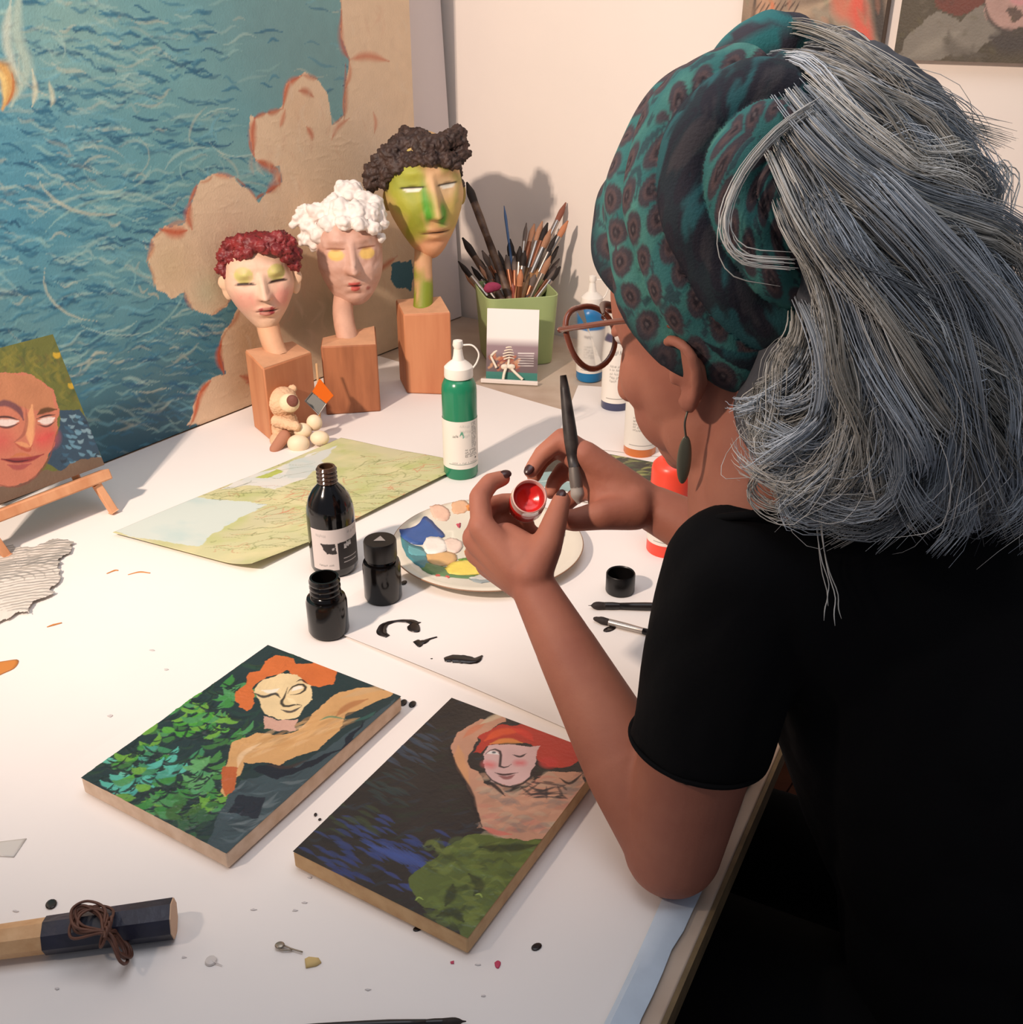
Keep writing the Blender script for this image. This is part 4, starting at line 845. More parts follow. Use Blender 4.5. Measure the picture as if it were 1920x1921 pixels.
# ================================================================ bottles
def ring(name, z0, z1, r_, mt, c, parent, seg=40, bev=.0008):
    return mk(name, xf(lathe([(0, z0), (r_ - bev, z0), (r_, z0 + bev), (r_, z1 - bev), (r_ - bev, z1), (0, z1)], seg), c), mt, parent)
white_cap = mat('white_plastic_cap', (238, 232, 222), .4, var=.02)
def squeeze_bottle(label, base, r_, hb, body_m, lab, lz, cap=True, capscale=1.0, group='paint bottles on the table'):
    t = thing('paint_bottle', label, 'bottle', base, group); c = np.array(base)
    pr = [(0, .001), (r_ * .9, .001), (r_, .006), (r_, hb * .86), (r_ * .97, hb * .91), (r_ * .84, hb * .96), (r_ * .55, hb)]
    pr += [(r_ * .42, hb * 1.01), (r_ * .42, hb * 1.03), (0, hb * 1.03)]
    mk('body', xf(lathe(pr, 48), c), body_m, t)
    if lab is not None:
        L = Wrap(r_ + .0004, lz[0], lz[1], CAMA(c) - 1.75, CAMA(c) + 1.75); lab(L); mk('label', L.wrapped(c), lab_m, t, vcol=L.colors(), sharp_deg=0)
    if cap:
        q = capscale; z = hb * .985
        cp = mk('cap', xf(lathe([(0, z), (r_ * .80 * q, z), (r_ * .82 * q, z + .002), (r_ * .80 * q, z + .016 * q), (r_ * .62 * q, z + .021 * q), (r_ * .34 * q, z + .027 * q), (r_ * .28 * q, z + .034 * q), (r_ * .24 * q, z + .044 * q), (0, z + .044 * q)], 36), c), white_cap, t)
        mk('nozzle_tip', xf(lathe([(0, z + .043 * q), (r_ * .2 * q, z + .044 * q), (r_ * .30 * q, z + .050 * q), (r_ * .26 * q, z + .057 * q), (0, z + .059 * q)], 24), c), white_cap, cp)
        a = CAMA(c) + 1.45; e = np.array([math.cos(a), math.sin(a), 0])
        pts = [c + [0, 0, z + .050 * q] + e * r_ * .2, c + [0, 0, z + .050 * q] + e * r_ * .8, c + [0, 0, z + .038 * q] + e * r_ * 1.15, c + [0, 0, z + .024 * q] + e * r_ * 1.05, c + [0, 0, z + .012 * q] + e * r_ * .76]
        mk('tether', tube(smoothcurve(pts, 18), .0014, 8), white_cap, cp, sharp_deg=0)
    return t
def lab_green(L):
    for i, y in enumerate((.9, .8, .7)): L.text(.50, .68, y, .05, (150, 150, 146), i, .35)
    L.stroke([(.49 * L.A, .70 * L.B), (.53 * L.A, .78 * L.B), (.56 * L.A, .68 * L.B)], .004, (60, 150, 120), .9); L.stroke([(.54 * L.A, .66 * L.B), (.57 * L.A, .7 * L.B)], .003, (90, 170, 150), .9)
    L.text(.38, .46, .70, .04, (60, 60, 60), 4, .8)
    for i in range(16): L.text(.70, .80, .95 - i * .033, .02, (120, 120, 118), 20 + i, .7)
    for i in range(4): L.text(.58, .80, .40 - i * .045, .025, (90, 90, 90), 40 + i, .8)
    L.line(.3, .85, .10, .0018, (70, 110, 96)); L.text(.36, .8, .13, .02, (110, 110, 110), 9, .6); L.stroke([(.78 * L.A, .2 * L.B), (.79 * L.A, .2 * L.B)], .004, (20, 20, 20), 1, taper=False)
gb = P(864, 893); gb = P(864, 903) + np.array([0, .0265, 0])
HB = hgt(gb, 703)
squeeze_bottle('tall green paint bottle with white nozzle cap standing between map and plate', gb, .0275, HB, mat('green_paint_plastic', (36, 128, 92), .22), lab_green, (.021, HB * .60))
def lab_plain(L, seed=1, dark=(110, 104, 96)):
    for i in range(5): L.text(.36, .62, .62 - i * .06, .03, dark, seed * 10 + i, .6)
    L.text(.35, .55, .85, .06, (60, 60, 70), seed, .7); L.line(.3, .8, .08, .0015, dark)
    L.text(.62, .72, .4, .03, (120, 100, 90), seed + 4, .7)
def place(x, y, r_): return P(x, y) + np.array([0, r_ * .95, 0])
bb = place(1107, 719, .026); HB2 = hgt(bb, 570); squeeze_bottle('white labelled paint bottle with bright blue paint nearest the wall', bb, .0265, HB2, mat('blue_paint_plastic', (28, 122, 180), .25), lambda L: lab_plain(L, 1), (.020, HB2 * .70))
bb = place(1157, 776, .026); HB3 = HB2 * .97; squeeze_bottle('white labelled paint bottle with dark blue paint beside the bright blue one', bb, .0270, HB3, mat('navy_paint_plastic', (66, 70, 100), .25), lambda L: lab_plain(L, 2), (.020, HB3 * .90))
bb = place(1203, 862, .026); HB4 = HB2 * .95; squeeze_bottle('white labelled paint bottle with orange paint in front of the chin', bb, .0270, HB4, mat('orange_paint_plastic', (206, 116, 52), .25), lambda L: lab_plain(L, 3), (.018, HB4 * .74))
# red bottle with its cap off
rb = P(1256, 1052) + np.array([0, .027, 0]); rr = .0285; hz = hgt(rb + [0, -.02, 0], 900); ht = hgt(rb, 832)
t = thing('paint_bottle', 'open bright red-orange paint bottle without a cap beside the right wrist', 'bottle', rb, 'paint bottles on the table')
redp = mat('red_orange_plastic', (238, 74, 52), .35)
mk('body', xf(lathe([(0, .001), (rr * .92, .001), (rr, .005), (rr, ht - .036), (rr * .95, ht - .030), (rr * .80, ht - .025), (rr * .52, ht - .022), (rr * .50, ht), (rr * .40, ht), (rr * .40, ht - .02), (0, ht - .024)], 44), rb), redp, t)
L = Wrap(rr + .0004, .022, ht - .075, CAMA(rb) - 1.75, CAMA(rb) + 1.75); lab_plain(L, 5); mk('label', L.wrapped(rb), lab_m, t, vcol=L.colors(), sharp_deg=0)

# --- tall black ink bottle and the small black jars
blackg = mat('black_glass', (9, 8, 9), .12, coat=.3)
blackp = mat('black_plastic', (9, 7, 7), .16)
ib = P(622, 1084, TZ + .004) + np.array([0, .0315, 0]); rI = .0315; hI = hgt(ib, 905) ; hN = hgt(ib, 876)
t = thing('ink_bottle', 'tall open black ink bottle with white and black label near the map', 'bottle', ib)
mk('body', xf(lathe([(0, .0), (rI * .92, .0), (rI, .006), (rI, hI * .66), (rI * .96, hI * .75), (rI * .84, hI * .85), (rI * .64, hI * .93), (rI * .44, hI * .985), (rI * .40, hI)], 56), ib), blackg, t)
pr = [(rI * .38, hI - .002)]
for i in range(4): z = hI + (hN - hI) * i / 4; dz = (hN - hI) / 4; pr += [(rI * .38, z), (rI * .43, z + dz * .3), (rI * .43, z + dz * .6), (rI * .38, z + dz)]
pr += [(rI * .36, hN + .001), (rI * .28, hN + .001), (rI * .28, hI), (0, hI)]
mk('threaded_neck', xf(lathe(pr, 40), ib), mat('brown_glass_neck', (62, 42, 30), .15, coat=.5), t)
L = Wrap(rI + .0004, hI * .09, hI * .57, CAMA(ib) - 1.0, CAMA(ib) + 1.35, base=(206, 196, 192))
L.poly([(.50 * L.A, .0), (1.0 * L.A, 0), (1.0 * L.A, .70 * L.B), (.50 * L.A, .66 * L.B)], (28, 24, 26)); L.poly([(.20 * L.A, .68 * L.B), (.46 * L.A, .66 * L.B), (.47 * L.A, .42 * L.B), (.30 * L.A, .40 * L.B)], (40, 34, 34), 1, .001); L.stroke([(.40 * L.A, .5 * L.B), (.44 * L.A, .56 * L.B)], .004, (190, 186, 186), .8)
L.text(.12, .32, .86, .05, (150, 146, 144), 1, .5); L.text(.14, .4, .12, .03, (120, 116, 114), 2, .7); L.text(.70, .92, .88, .06, (150, 140, 140), 3, .6); L.text(.62, .78, .58, .1, (220, 216, 214), 4, .9); L.line(.60, .90, .26, .0014, (206, 200, 198)); L.line(.60, .88, .16, .0014, (206, 200, 198))
mk('label', L.wrapped(ib), lab_m, t, vcol=L.colors(), sharp_deg=0)
def small_jar(label, base, r_, hs, ht_, capped):
    t = thing('ink_jar', label, 'jar', base, 'small black ink jars'); 
    mk('body', xf(lathe([(0, 0), (r_ * .93, 0), (r_, .004), (r_, hs - .006), (r_ * .94, hs - .001), (r_ * .78, hs), (r_ * .74, hs + .003)] + ([(0, hs + .003)] if capped else [(r_ * .70, hs + .004)]), 44), base), blackp, t)
    if capped:
        cp = mk('cap', xf(lathe([(r_ * .70, hs + .003), (r_ * .84, hs + .004), (r_ * .86, hs + .008), (r_ * .86, ht_ - .002), (r_ * .82, ht_), (0, ht_)], 44), base), mat('black_matte_cap', (12, 10, 10), .35), t)
        mk('cap_mark', xf(lathe([(r_ * .30, ht_ - .0005), (r_ * .36, ht_ + .0006), (r_ * .30, ht_ + .0008)], 3), base, rz=-.5), mat('grey_emboss', (150, 144, 140), .4), cp)
    else:
        pr = [(r_ * .72, hs + .002)]; 
        for i in range(3): z = hs + .004 + (ht_ - hs - .005) * i / 3; dz = (ht_ - hs - .005) / 3; pr += [(r_ * .70, z), (r_ * .76, z + dz * .3), (r_ * .76, z + dz * .6), (r_ * .70, z + dz)]
        pr += [(r_ * .70, ht_), (r_ * .60, ht_), (r_ * .60, hs), (0, hs - .004)]
        mk('threaded_neck', xf(lathe(pr, 40), base), blackp, t)
    return t
jb = P(612, 1203, TZ + .004) + np.array([0, .0235, 0]); small_jar('small black ink jar without its lid, in front of the tall ink bottle', jb, .0245, hgt(jb, 1118), hgt(jb, 1082), False)
jb = P(716, 1138, TZ + .004) + np.array([0, .0235, 0]); small_jar('small black ink jar with its lid on, beside the paint plate', jb, .0240, hgt(jb, 1050), hgt(jb, 1012), True)
lc = P(1166, 1122, TZ + .004) + np.array([0, .0185, 0]); hl = .027
o = mk('jar_lid', xf(lathe([(0, .0), (.0180, .0), (.0188, .002), (.0188, hl - .0015), (.0178, hl), (.0165, hl - .0015), (.0165, .004), (0, .004)], 40), lc), mat('black_matte_cap', (12, 10, 10), .35)); tag(o, 'loose black screw lid lying open end up near the black sleeve', 'lid')

# ================================================================ plate used as a palette
pc = P(915, 1020, TZ + .016); pr_ = .132
pl = thing('palette_plate', 'white dinner plate smeared with blue, yellow and green paint', 'plate', pc - [0, 0, .0118])
zp = TZ + .0042
mk('plate', xf(lathe([(0, zp), (.070, zp), (.078, zp + .003), (.118, zp + .011), (.1315, zp + .0145), (.1322, zp + .0155), (.131, zp + .0163), (.118, zp + .0138), (.082, zp + .0065), (.070, zp + .0055), (0, zp + .0055)], 90), (pc[0], pc[1], 0)), mat('cream_glazed_plate', (226, 218, 200), .18, coat=.4, var=.02), pl, sharp_deg=0)
mk('rim_line', xf(lathe([(.1308, zp + .0162), (.1322, zp + .0160), (.1326, zp + .0152), (.1318, zp + .0148)], 90, False), (pc[0], pc[1], 0)), mat('brown_rim', (150, 112, 84), .4), pl, sharp_deg=0)
zs = zp + .0064
def smear(pts, c, h=.0012, n=40, z=zs): 
    pts = np.array([P(x, y, zs)[:2] for x, y in pts]); q = smoothcurve(np.concatenate([pts, pts[:1]]), n)[:-1]; q += RNG.normal(0, .0006, q.shape)
    rad = np.hypot(q[:, 0] - pc[0], q[:, 1] - pc[1]).mean(); lo_ = max(0, (rad - .075) / .05) * .0055
    nm = 'paint_%d_%d_%d' % c
    m_ = mat(nm, c, .35, bump=.3, bscale=160, var=.06, vscale=60)
    # each smear follows the slope of the plate
    cc = q.mean(0); N_ = len(q); ringsV = []
    for k_, hh in ((0, -.0002), (0, .5), (.3, .9), (.65, 1.0)):
        g = q + (cc - q) * k_; rd = np.hypot(g[:, 0] - pc[0], g[:, 1] - pc[1]); zz_ = zs + np.clip((rd - .080) / .045, 0, 1.1) * .0092
        ringsV.append(np.c_[g, zz_ + (hh * h if hh > 0 else hh)])
    rd = math.hypot(cc[0] - pc[0], cc[1] - pc[1]); ringsV.append(np.array([[cc[0], cc[1], zs + np.clip((rd - .08) / .045, 0, 1.1) * .0092 + h]]))
    V = np.concatenate(ringsV); fs = []
    for r_ in range(3):
        for i in range(N_): j = (i + 1) % N_; fs.append((r_ * N_ + i, r_ * N_ + j, (r_ + 1) * N_ + j, (r_ + 1) * N_ + i))
    fs += [(3 * N_ + i, 3 * N_ + (i + 1) % N_, 4 * N_) for i in range(N_)]
    return mk('paint_smear', fix_normals(V, fs), m_, pl, sharp_deg=0)
smear([(750, 1005), (770, 1000), (788, 990), (800, 978), (820, 990), (835, 1005), (818, 1012), (800, 1022), (775, 1026), (755, 1018)], (58, 92, 156))
smear([(752, 1016), (775, 1028), (795, 1030), (800, 1045), (808, 1062), (800, 1075), (780, 1066), (760, 1045)], (74, 132, 140), .0009)
smear([(765, 1030), (795, 1036), (800, 1046), (770, 1048)], (104, 170, 176), .0014)
smear([(780, 1055), (830, 1062), (880, 1068), (900, 1085), (850, 1088), (800, 1082)], (96, 134, 84), .0009)
smear([(800, 1012), (815, 1008), (832, 1012), (840, 1030), (820, 1040), (800, 1038), (795, 1024)], (238, 232, 222), .0022); smear([(832, 1014), (850, 1010), (868, 1020), (860, 1036), (840, 1034)], (232, 208, 192), .0020)
smear([(800, 1042), (825, 1036), (852, 1038), (856, 1052), (830, 1062), (806, 1058)], (222, 178, 122), .0016); smear([(834, 1068), (850, 1056), (880, 1052), (905, 1060), (915, 1072), (880, 1080), (845, 1080)], (234, 210, 96), .0026)
smear([(860, 1050), (885, 1046), (900, 1052), (880, 1058)], (100, 152, 56), .0016); smear([(870, 1034), (890, 1030), (905, 1042), (880, 1048)], (230, 150, 62), .0015)
smear([(806, 962), (825, 958), (845, 968), (838, 980), (815, 978)], (232, 192, 168), .0008); smear([(848, 955), (868, 950), (882, 958), (868, 968), (850, 968)], (226, 180, 142), .0012); smear([(870, 958), (884, 956), (880, 964)], (226, 146, 78), .0012); smear([(856, 984), (864, 982), (862, 990)], (206, 84, 104), .0010)
smear([(808, 1078), (830, 1074), (838, 1082), (820, 1088)], (206, 96, 84), .0007); smear([(832, 1084), (845, 1082), (842, 1090)], (206, 90, 80), .0007); smear([(880, 1090), (915, 1082), (930, 1092), (900, 1100)], (150, 160, 160), .0009); smear([(880, 1086), (910, 1076), (935, 1080), (905, 1094)], (206, 204, 196), .0012)
smear([(1032, 1006), (1050, 1002), (1060, 1010), (1048, 1022), (1034, 1026), (1026, 1016)], (74, 106, 52), .0022); smear([(930, 960), (960, 968), (950, 985), (925, 980)], (226, 206, 180), .0012)

# ================================================================ marks of paint and ink on the paper (parts of their sheet)
ink = mat('black_ink', (28, 20, 18), .25); ZI = TZ + .0045; ZN = TZ + .0030; ZL = TZ + .0016
ribbon('ink_stroke', [(728, 1194), (716, 1186), (722, 1172), (745, 1165), (770, 1166), (782, 1172)], [.006, .013, .008, .004, .008, .014], ZI, .0008, ink, sheet_f)
patch('ink_blob', [(764, 1176), (775, 1168), (786, 1172), (788, 1184), (778, 1186), (766, 1182)], ZI, .001, ink, sheet_f, 20)
ribbon('ink_stroke', [(782, 1206), (796, 1204), (806, 1199), (820, 1195)], [.006, .008, .003, .002], ZI, .0008, ink, sheet_f); patch('ink_blob', [(775, 1204), (786, 1200), (794, 1208), (786, 1214)], ZI, .0008, ink, sheet_f, 16)
ribbon('ink_stroke', [(834, 1238), (850, 1236), (870, 1237), (892, 1239), (905, 1230)], [.008, .016, .015, .011, .002], ZI, .0008, ink, sheet_f)
for x, y, rx, ry, sh, z in ((758, 1093, 6, 4, sheet_f, ZI), (809, 1237, 4, 2, sheet_f, ZI), (1144, 1180, 12, 5, sheet_f, ZI), (757, 1318, 7, 6, sheet_n, ZN), (774, 1321, 7, 6, sheet_n, ZN), (96, 1696, 11, 9, sheet_n, ZN), (784, 1742, 9, 5, sheet_n, ZN), (1007, 1776, 10, 7, sheet_n, ZN), (592, 1528, 3, 3, sheet_n, ZN), (600, 1537, 3, 2, sheet_n, ZN), (295, 1375, 3, 2, sheet_n, ZN)):
    patch('ink_spot', [(x + rx * math.cos(a), y + ry * math.sin(a) - rx * .25 * math.cos(a)) for a in np.linspace(0, 2 * PI, 12, endpoint=False)], z, .0006, ink, sh)
ora = mat('orange_paint_smear', (206, 132, 62), .5); patch('paint_spot', [(-20, 1245), (10, 1240), (34, 1238), (28, 1252), (8, 1262), (-20, 1272)], ZL, .0008, ora, sheet_l, 24)
for pts, sh, z in (([(200, 1076), (215, 1070), (222, 1070)], sheet_l, ZL), ([(88, 1176), (100, 1172), (116, 1168)], sheet_l, ZL), ([(240, 1078), (262, 1073), (282, 1075)], sheet_l, ZL)): ribbon('paint_spot', pts, [.001, .003, .0015], z, .0004, ora, sh)
patch('paint_spot', [(928, 1806), (934, 1802), (940, 1806), (936, 1816), (930, 1814)], ZN, .0006, mat('crimson_spot', (196, 60, 92), .5), sheet_n, 14); patch('paint_spot', [(845, 1804), (852, 1802), (852, 1808), (846, 1808)], ZN, .0004, mat('crimson_spot', (196, 60, 92), .5), sheet_n)
grey = mat('faint_grey_stain', (206, 200, 198), .8)
for i in range(14):
    x, y = r.uniform(20, 1180), r.uniform(1620, 1910)
    if i > 9: x, y = r.uniform(20, 560), r.uniform(1100, 1450)
    sh, z = (sheet_n, ZN) if y > 1500 else (sheet_l, ZL)
    patch('pencil_fleck', [(x + r.uniform(2, 7) * math.cos(a), y + r.uniform(1, 3) * math.sin(a)) for a in np.linspace(0, 2 * PI, 8, endpoint=False)], z - .0001, .0001, grey, sh)
# --- ink drawing of waves on crumpled tissue at the left edge
tz_ = P(0, 1100, TZ + .003); tp = Paint(P(-170, 1205, TZ + .0032), P(85, 1165, TZ + .0032) - P(-170, 1205, TZ + .0032), P(-70, 1030, TZ + .0032) - P(-170, 1205, TZ + .0032), 170, 130, (222, 214, 204))
for i in range(20):
    R0 = .015 + i * .0105
    for cx, cy in (((-40, 1110)), ((20, 1165)), ((70, 1080))):
        q = tp.px([(cx, cy)])[0]; a0 = r.uniform(-.5, .5)
        pts = [(q[0] + R0 * math.cos(a0 + a) * 1.2, q[1] + R0 * math.sin(a0 + a) * .7) for a in np.linspace(0, 2.6, 9)]
        tp.stroke(pts, .0050, r.choice([(128, 128, 122), (150, 146, 136), (110, 112, 108)]), .7, lift=.0004)
V, fs = tp.mesh(); gs, gt = (tp.gx / tp.A).ravel(), (tp.gy / tp.B).ravel(); V[:, 2] += .004 * fbm(gs * 7, gt * 7, 3) + .0006
keep = (gs + .22 * (fbm(gt * 6, gs * 2, 9) - .47) * 2 < .92) & (gt + .3 * (fbm(gs * 5, gt * 1.5, 5) - .47) < .95) & (gt - .3 * (fbm(gs * 6, gt, 6) - .47) > .06)
ok = keep[fs].all(1); fs = fs[ok]; used = np.unique(fs); mp2 = -np.ones(len(V), int); mp2[used] = np.arange(len(used))
dr = mk('wave_drawing', (V[used], mp2[fs]), vmat('tissue_paper', .8), vcol=tp.colors()[used], sharp_deg=0); tag(dr, 'crumpled paper scrap with grey wave line drawing at the left edge', 'drawing')
sd = dr.modifiers.new('thickness', 'SOLIDIFY'); sd.thickness = .0003

# ================================================================ foreground: stick, cord, pins, scraps
st_a = P(-40, 1772, TZ + .018); st_b = P(330, 1722, TZ + .018); r0 = .0145
sk_ = thing('painted_stick', 'wooden stick half dipped in navy blue paint, lower left corner', 'stick', P(150, 1770))
def stickpart(name, k0, k1, m_, rr0, rr1, n=16):
    pts = np.linspace(0, 1, n)[:, None] * (st_b - st_a) * (k1 - k0) + st_a + (st_b - st_a) * k0
    return mk(name, tube(pts, np.linspace(rr0, rr1, n), 8), m_, sk_, sharp_deg=30)
stickpart('bare_wood', -.25, .36, wood('pale_stick_wood', (216, 174, 128), (196, 148, 100), 60, (1, 1, 1)), .0125, .0140); stickpart('painted_end', .335, .985, mat('navy_paint', (30, 32, 52), .35, vscale=40, c2=(18, 20, 34), bump=.3, bscale=80), .0148, .0162); stickpart('chipped_tip', .972, .992, mat('chipped_tip_wood', (200, 166, 138), .7), .0156, .0160)
cordm = mat('brown_cord', (92, 56, 42), .6, var=.15, vscale=100)
pts = []; r = random.Random(8); ca = P(160, 1722, TZ + .036); cb = P(236, 1790, TZ + .010); mid = P(200, 1760, TZ + .034)
for i in range(18):
    e = ca if i % 2 == 0 else cb
    dirv = nrm((e - mid) * [1, 1, 0]); sd_ = np.array([-dirv[1], dirv[0], 0]); w_ = r.uniform(.006, .018); ln = np.linalg.norm((e - mid)[:2]) * r.uniform(.9, 1.45)
    zt_ = r.uniform(0, .008) * (1 if i % 2 == 0 else .6)
    pts += [mid + [r.gauss(0, .002), r.gauss(0, .002), .004 + r.uniform(0, .004)], mid + dirv * ln * .55 + sd_ * w_ + [0, 0, (e[2] - mid[2]) * .5 + zt_], mid + dirv * ln * 1.0 + sd_ * w_ * .4 + [0, 0, (e[2] - mid[2]) + zt_], mid + dirv * ln * .95 - sd_ * w_ * .6 + [0, 0, (e[2] - mid[2]) + zt_], mid + dirv * ln * .5 - sd_ * w_ + [0, 0, (e[2] - mid[2]) * .5 + zt_]]
cordp = smoothcurve(pts, 640); cordp[:, 2] = np.maximum(cordp[:, 2], TZ + .0045)
cb_ = thing('cord_bundle', 'small bundle of thin brown cord lying across the navy stick', 'cord', mid - [0, 0, .03])
mk('looped_cord', tube(cordp, .0012, 6), cordm, cb_, sharp_deg=0)
wr = [mid + [.006 * math.cos(a) * .5, .004 * math.sin(a) + .0008 * a - .008, .005 + .006 * math.sin(a * 1.0 + 1)] for a in np.linspace(0, 22, 90)]
mk('wrapping', tube(wr, .0012, 6), cordm, cb_, sharp_deg=0)
steel = mat('pin_steel', (150, 140, 126), .35, metal=.8)
sp = thing('safety_pin', 'open safety pin on the paper beside the wood chip', 'pin', P(545, 1778, TZ + .0025)); zz_ = TZ + .0042
mk('wire', tube(smoothcurve([P(568, 1786, zz_), P(548, 1780, zz_), P(528, 1772, zz_), P(522, 1776, zz_), P(530, 1782, zz_), P(548, 1782, zz_)], 24), .0007, 6), steel, sp, sharp_deg=0); mk('clasp', ellipsoid(P(525, 1773, zz_ + .001), (.004, .0035, .0014)), steel, sp)
o = patch('wood_chip', [(572, 1800), (580, 1796), (598, 1798), (603, 1806), (594, 1812), (574, 1816)], TZ + .0028, .0026, mat('tan_chip', (206, 178, 118), .7), None); tag(o, 'small tan wood chip near the open safety pin', 'wood chip')
ot = mk('thumbtack', comb(xf(lathe([(0, 0), (.0048, 0), (.0042, .0016), (0, .0024)], 18), P(396, 1803, TZ + .0028)), tube([P(398, 1803, TZ + .0045), P(417, 1811, TZ + .0035)], [.0006, .0003], 6)), mat('clear_plastic_tack', (214, 206, 200), .3)); tag(ot, 'tiny clear thumbtack alone on the paper below the stick', 'pin')
o = patch('paper_scrap', [(-10, 1580), (50, 1573), (26, 1608), (-10, 1606)], TZ + .0030, .0006, mat('translucent_scrap', (214, 208, 200), .3), None); tag(o, 'small greyish translucent scrap on the paper at the left edge', 'scrap')

# ================================================================ brushes lying by the sleeve and at the bottom edge
def brush(label, a, b, r_, hm, fm, bm_, group=None, hair=.16, fer=.18, tipr=.35, flat=1.0):
    """a paint brush with its hair at a and its handle end at b"""
    a = np.array(a, float); b = np.array(b, float); t = thing('paintbrush', label, 'paintbrush', np.array([*(a + b)[:2] / 2, min(a[2], b[2])]), group)
    pt_ = lambda k_: a + (b - a) * k_
    ks = np.linspace(0, hair + .01, 8); mk('bristles', tube([pt_(x) for x in ks], r_ * np.array([tipr * .5, tipr, .8, 1.05, 1.1, 1.05, 1.0, .95]), 10, flat=flat), bm_, t, sharp_deg=0)
    mk('ferrule', tube([pt_(hair), pt_(hair + fer * .5), pt_(hair + fer)], [r_ * .98, r_ * 1.0, r_ * .85], 12, flat=flat), fm, t)
    ks = np.linspace(hair + fer, 1, 8); mk('handle', tube([pt_(x) for x in ks], r_ * np.array([.88, 1.0, 1.1, 1.05, .95, .85, .72, .5]), 10), hm, t, sharp_deg=0)
    return t
fer_m = mat('aluminium_ferrule', (176, 168, 160), .3, metal=.9); blk_h = mat('black_handle', (26, 22, 22), .35); drk_b = mat('dark_bristle', (34, 24, 20), .7, bump=.4, bscale=400); brown_f = mat('copper_ferrule', (150, 96, 70), .35, metal=.7)
zb = TZ + .0085
brush('thin brush with fine point and black handle lying below the loose lid', P(1104, 1136, zb), P(1330, 1139, zb), .0048, blk_h, blk_h, drk_b, 'brushes lying on the paper', .14, .12, .12)
brush('flat brush with silver ferrule lying nearest the sleeve edge', P(1114, 1160, zb), P(1330, 1215, zb), .0045, blk_h, fer_m, drk_b, 'brushes lying on the paper', .14, .3, .7)
brush('thin black brush lying along the bottom edge of the picture', P(875, 1916, TZ + .0062), P(560, 1926, TZ + .0062), .0028, blk_h, blk_h, drk_b, 'brushes lying on the paper', .14, .1, .3)

# ================================================================ green tin full of brushes
gc = np.array([*(P(968, 690)[:2] + [0.0, .078]), TZ + .0005]); hg = hgt(gc + [0, -.06, 0], 556); grn = mat('light_green_tin', (168, 188, 128), .5, var=.04)
tin = thing('brush_tin', 'light green square tin packed with paint brushes by the wall', 'tin', gc)
def sq(r_, z, n=48, e=.28, rot=.22):
    a = np.linspace(0, 2 * PI, n, endpoint=False); c_, s_ = np.cos(a), np.sin(a); x, y = np.sign(c_) * np.abs(c_) ** e * r_, np.sign(s_) * np.abs(s_) ** e * r_
    return np.c_[gc[0] + x * math.cos(rot) - y * math.sin(rot), gc[1] + x * math.sin(rot) + y * math.cos(rot), np.full(n, gc[2] + z)]
V = np.concatenate([sq(.066, 0), sq(.068, .004), sq(.077, hg), sq(.0755, hg + .001), sq(.074, hg), sq(.066, .006)])
mk('tin_body', fix_normals(V, grid_faces(6, 48, cv=True) + [tuple(range(48)), tuple(range(240, 288))]), grn, tin)
o = mk('sponge', remesh(comb(ellipsoid(Q(925, 538, depth(gc) - .075), (.018, .008, .010)), ellipsoid(Q(918, 542, depth(gc) - .075), (.012, .007, .009))), .002, 3), mat('magenta_sponge', (150, 50, 84), .8, bump=.5, bscale=200)); tag(o, 'small magenta sponge tucked over the rim of the green tin', 'sponge')
tw = mat('natural_handle', (196, 150, 106), .5, var=.15, vscale=30); dkw = mat('stained_handle', (70, 48, 38), .55, vscale=60, c2=(116, 92, 74)); bluh = mat('blue_handle', (70, 104, 150), .4); redh = mat('red_brown_handle', (140, 66, 46), .45); pale_b = mat('tan_bristle', (178, 130, 100), .8, bump=.5, bscale=400); gryb = mat('grey_bristle', (110, 96, 88), .8)
tt = depth(gc); top_in = lambda x, y, dt: Q(x, y, tt + dt)
def tin_brush(label, x, y, dt, r_, hm, fm, bm_, hair, fer, flat=1.0, foot=None):
    a = top_in(x, y, dt); q = a - gc; k_ = .75 if foot is None else foot
    b = np.array([gc[0] - q[0] * .25 + RNG.uniform(-.01, .01), gc[1] + np.clip(q[1], -.04, .04) * .4 + RNG.uniform(-.01, .01), gc[2] + .008])
    # keep the shaft inside the rim
    kz = (gc[2] + hg - b[2]) / (a[2] - b[2]); m_ = b + (a - b) * kz; off = m_[:2] - gc[:2]; lim = .055
    if np.abs(off).max() > lim: b[:2] -= off * (1 - lim / np.abs(off).max()) / max(.25, (1 - kz))
    b[:2] = gc[:2] + np.clip(b[:2] - gc[:2], -.05, .05)
    return brush(label, a, b, r_, hm, fm, bm_, 'brushes in the green tin', hair, fer, .5, flat)
tin_brush('long dark brush leaning left, tallest in the green tin', 876, 342, .0, .0085, dkw, dkw, drk_b, .12, .2)
tin_brush('thin blue-handled brush standing upright in the green tin', 946, 386, .01, .0030, bluh, bluh, bluh, .15, .1)
tin_brush('brush with reddish bristles and silver ferrule reaching far right of the tin', 1062, 380, .0, .0058, tw, fer_m, mat('rust_bristle', (140, 84, 66), .8), .12, .22)
tin_brush('brush with orange-tan bristles beside the far-right one in the tin', 1066, 414, -.03, .0062, tw, fer_m, mat('orange_bristle', (198, 130, 92), .8), .12, .25)
tin_brush('round dark mop brush at the left rim of the green tin', 868, 446, .0, .0075, dkw, dkw, drk_b, .16, .15)
tin_brush('short dark brush leaning furthest left over the tin rim', 860, 490, -.02, .0055, dkw, fer_m, drk_b, .16, .2)
tin_brush('black flat brush among the right-hand cluster in the tin', 1028, 418, -.01, .0065, dkw, brown_f, drk_b, .14, .2)
tin_brush('tan flat brush in the middle cluster of the tin', 1003, 420, .01, .0068, tw, brown_f, pale_b, .14, .2)
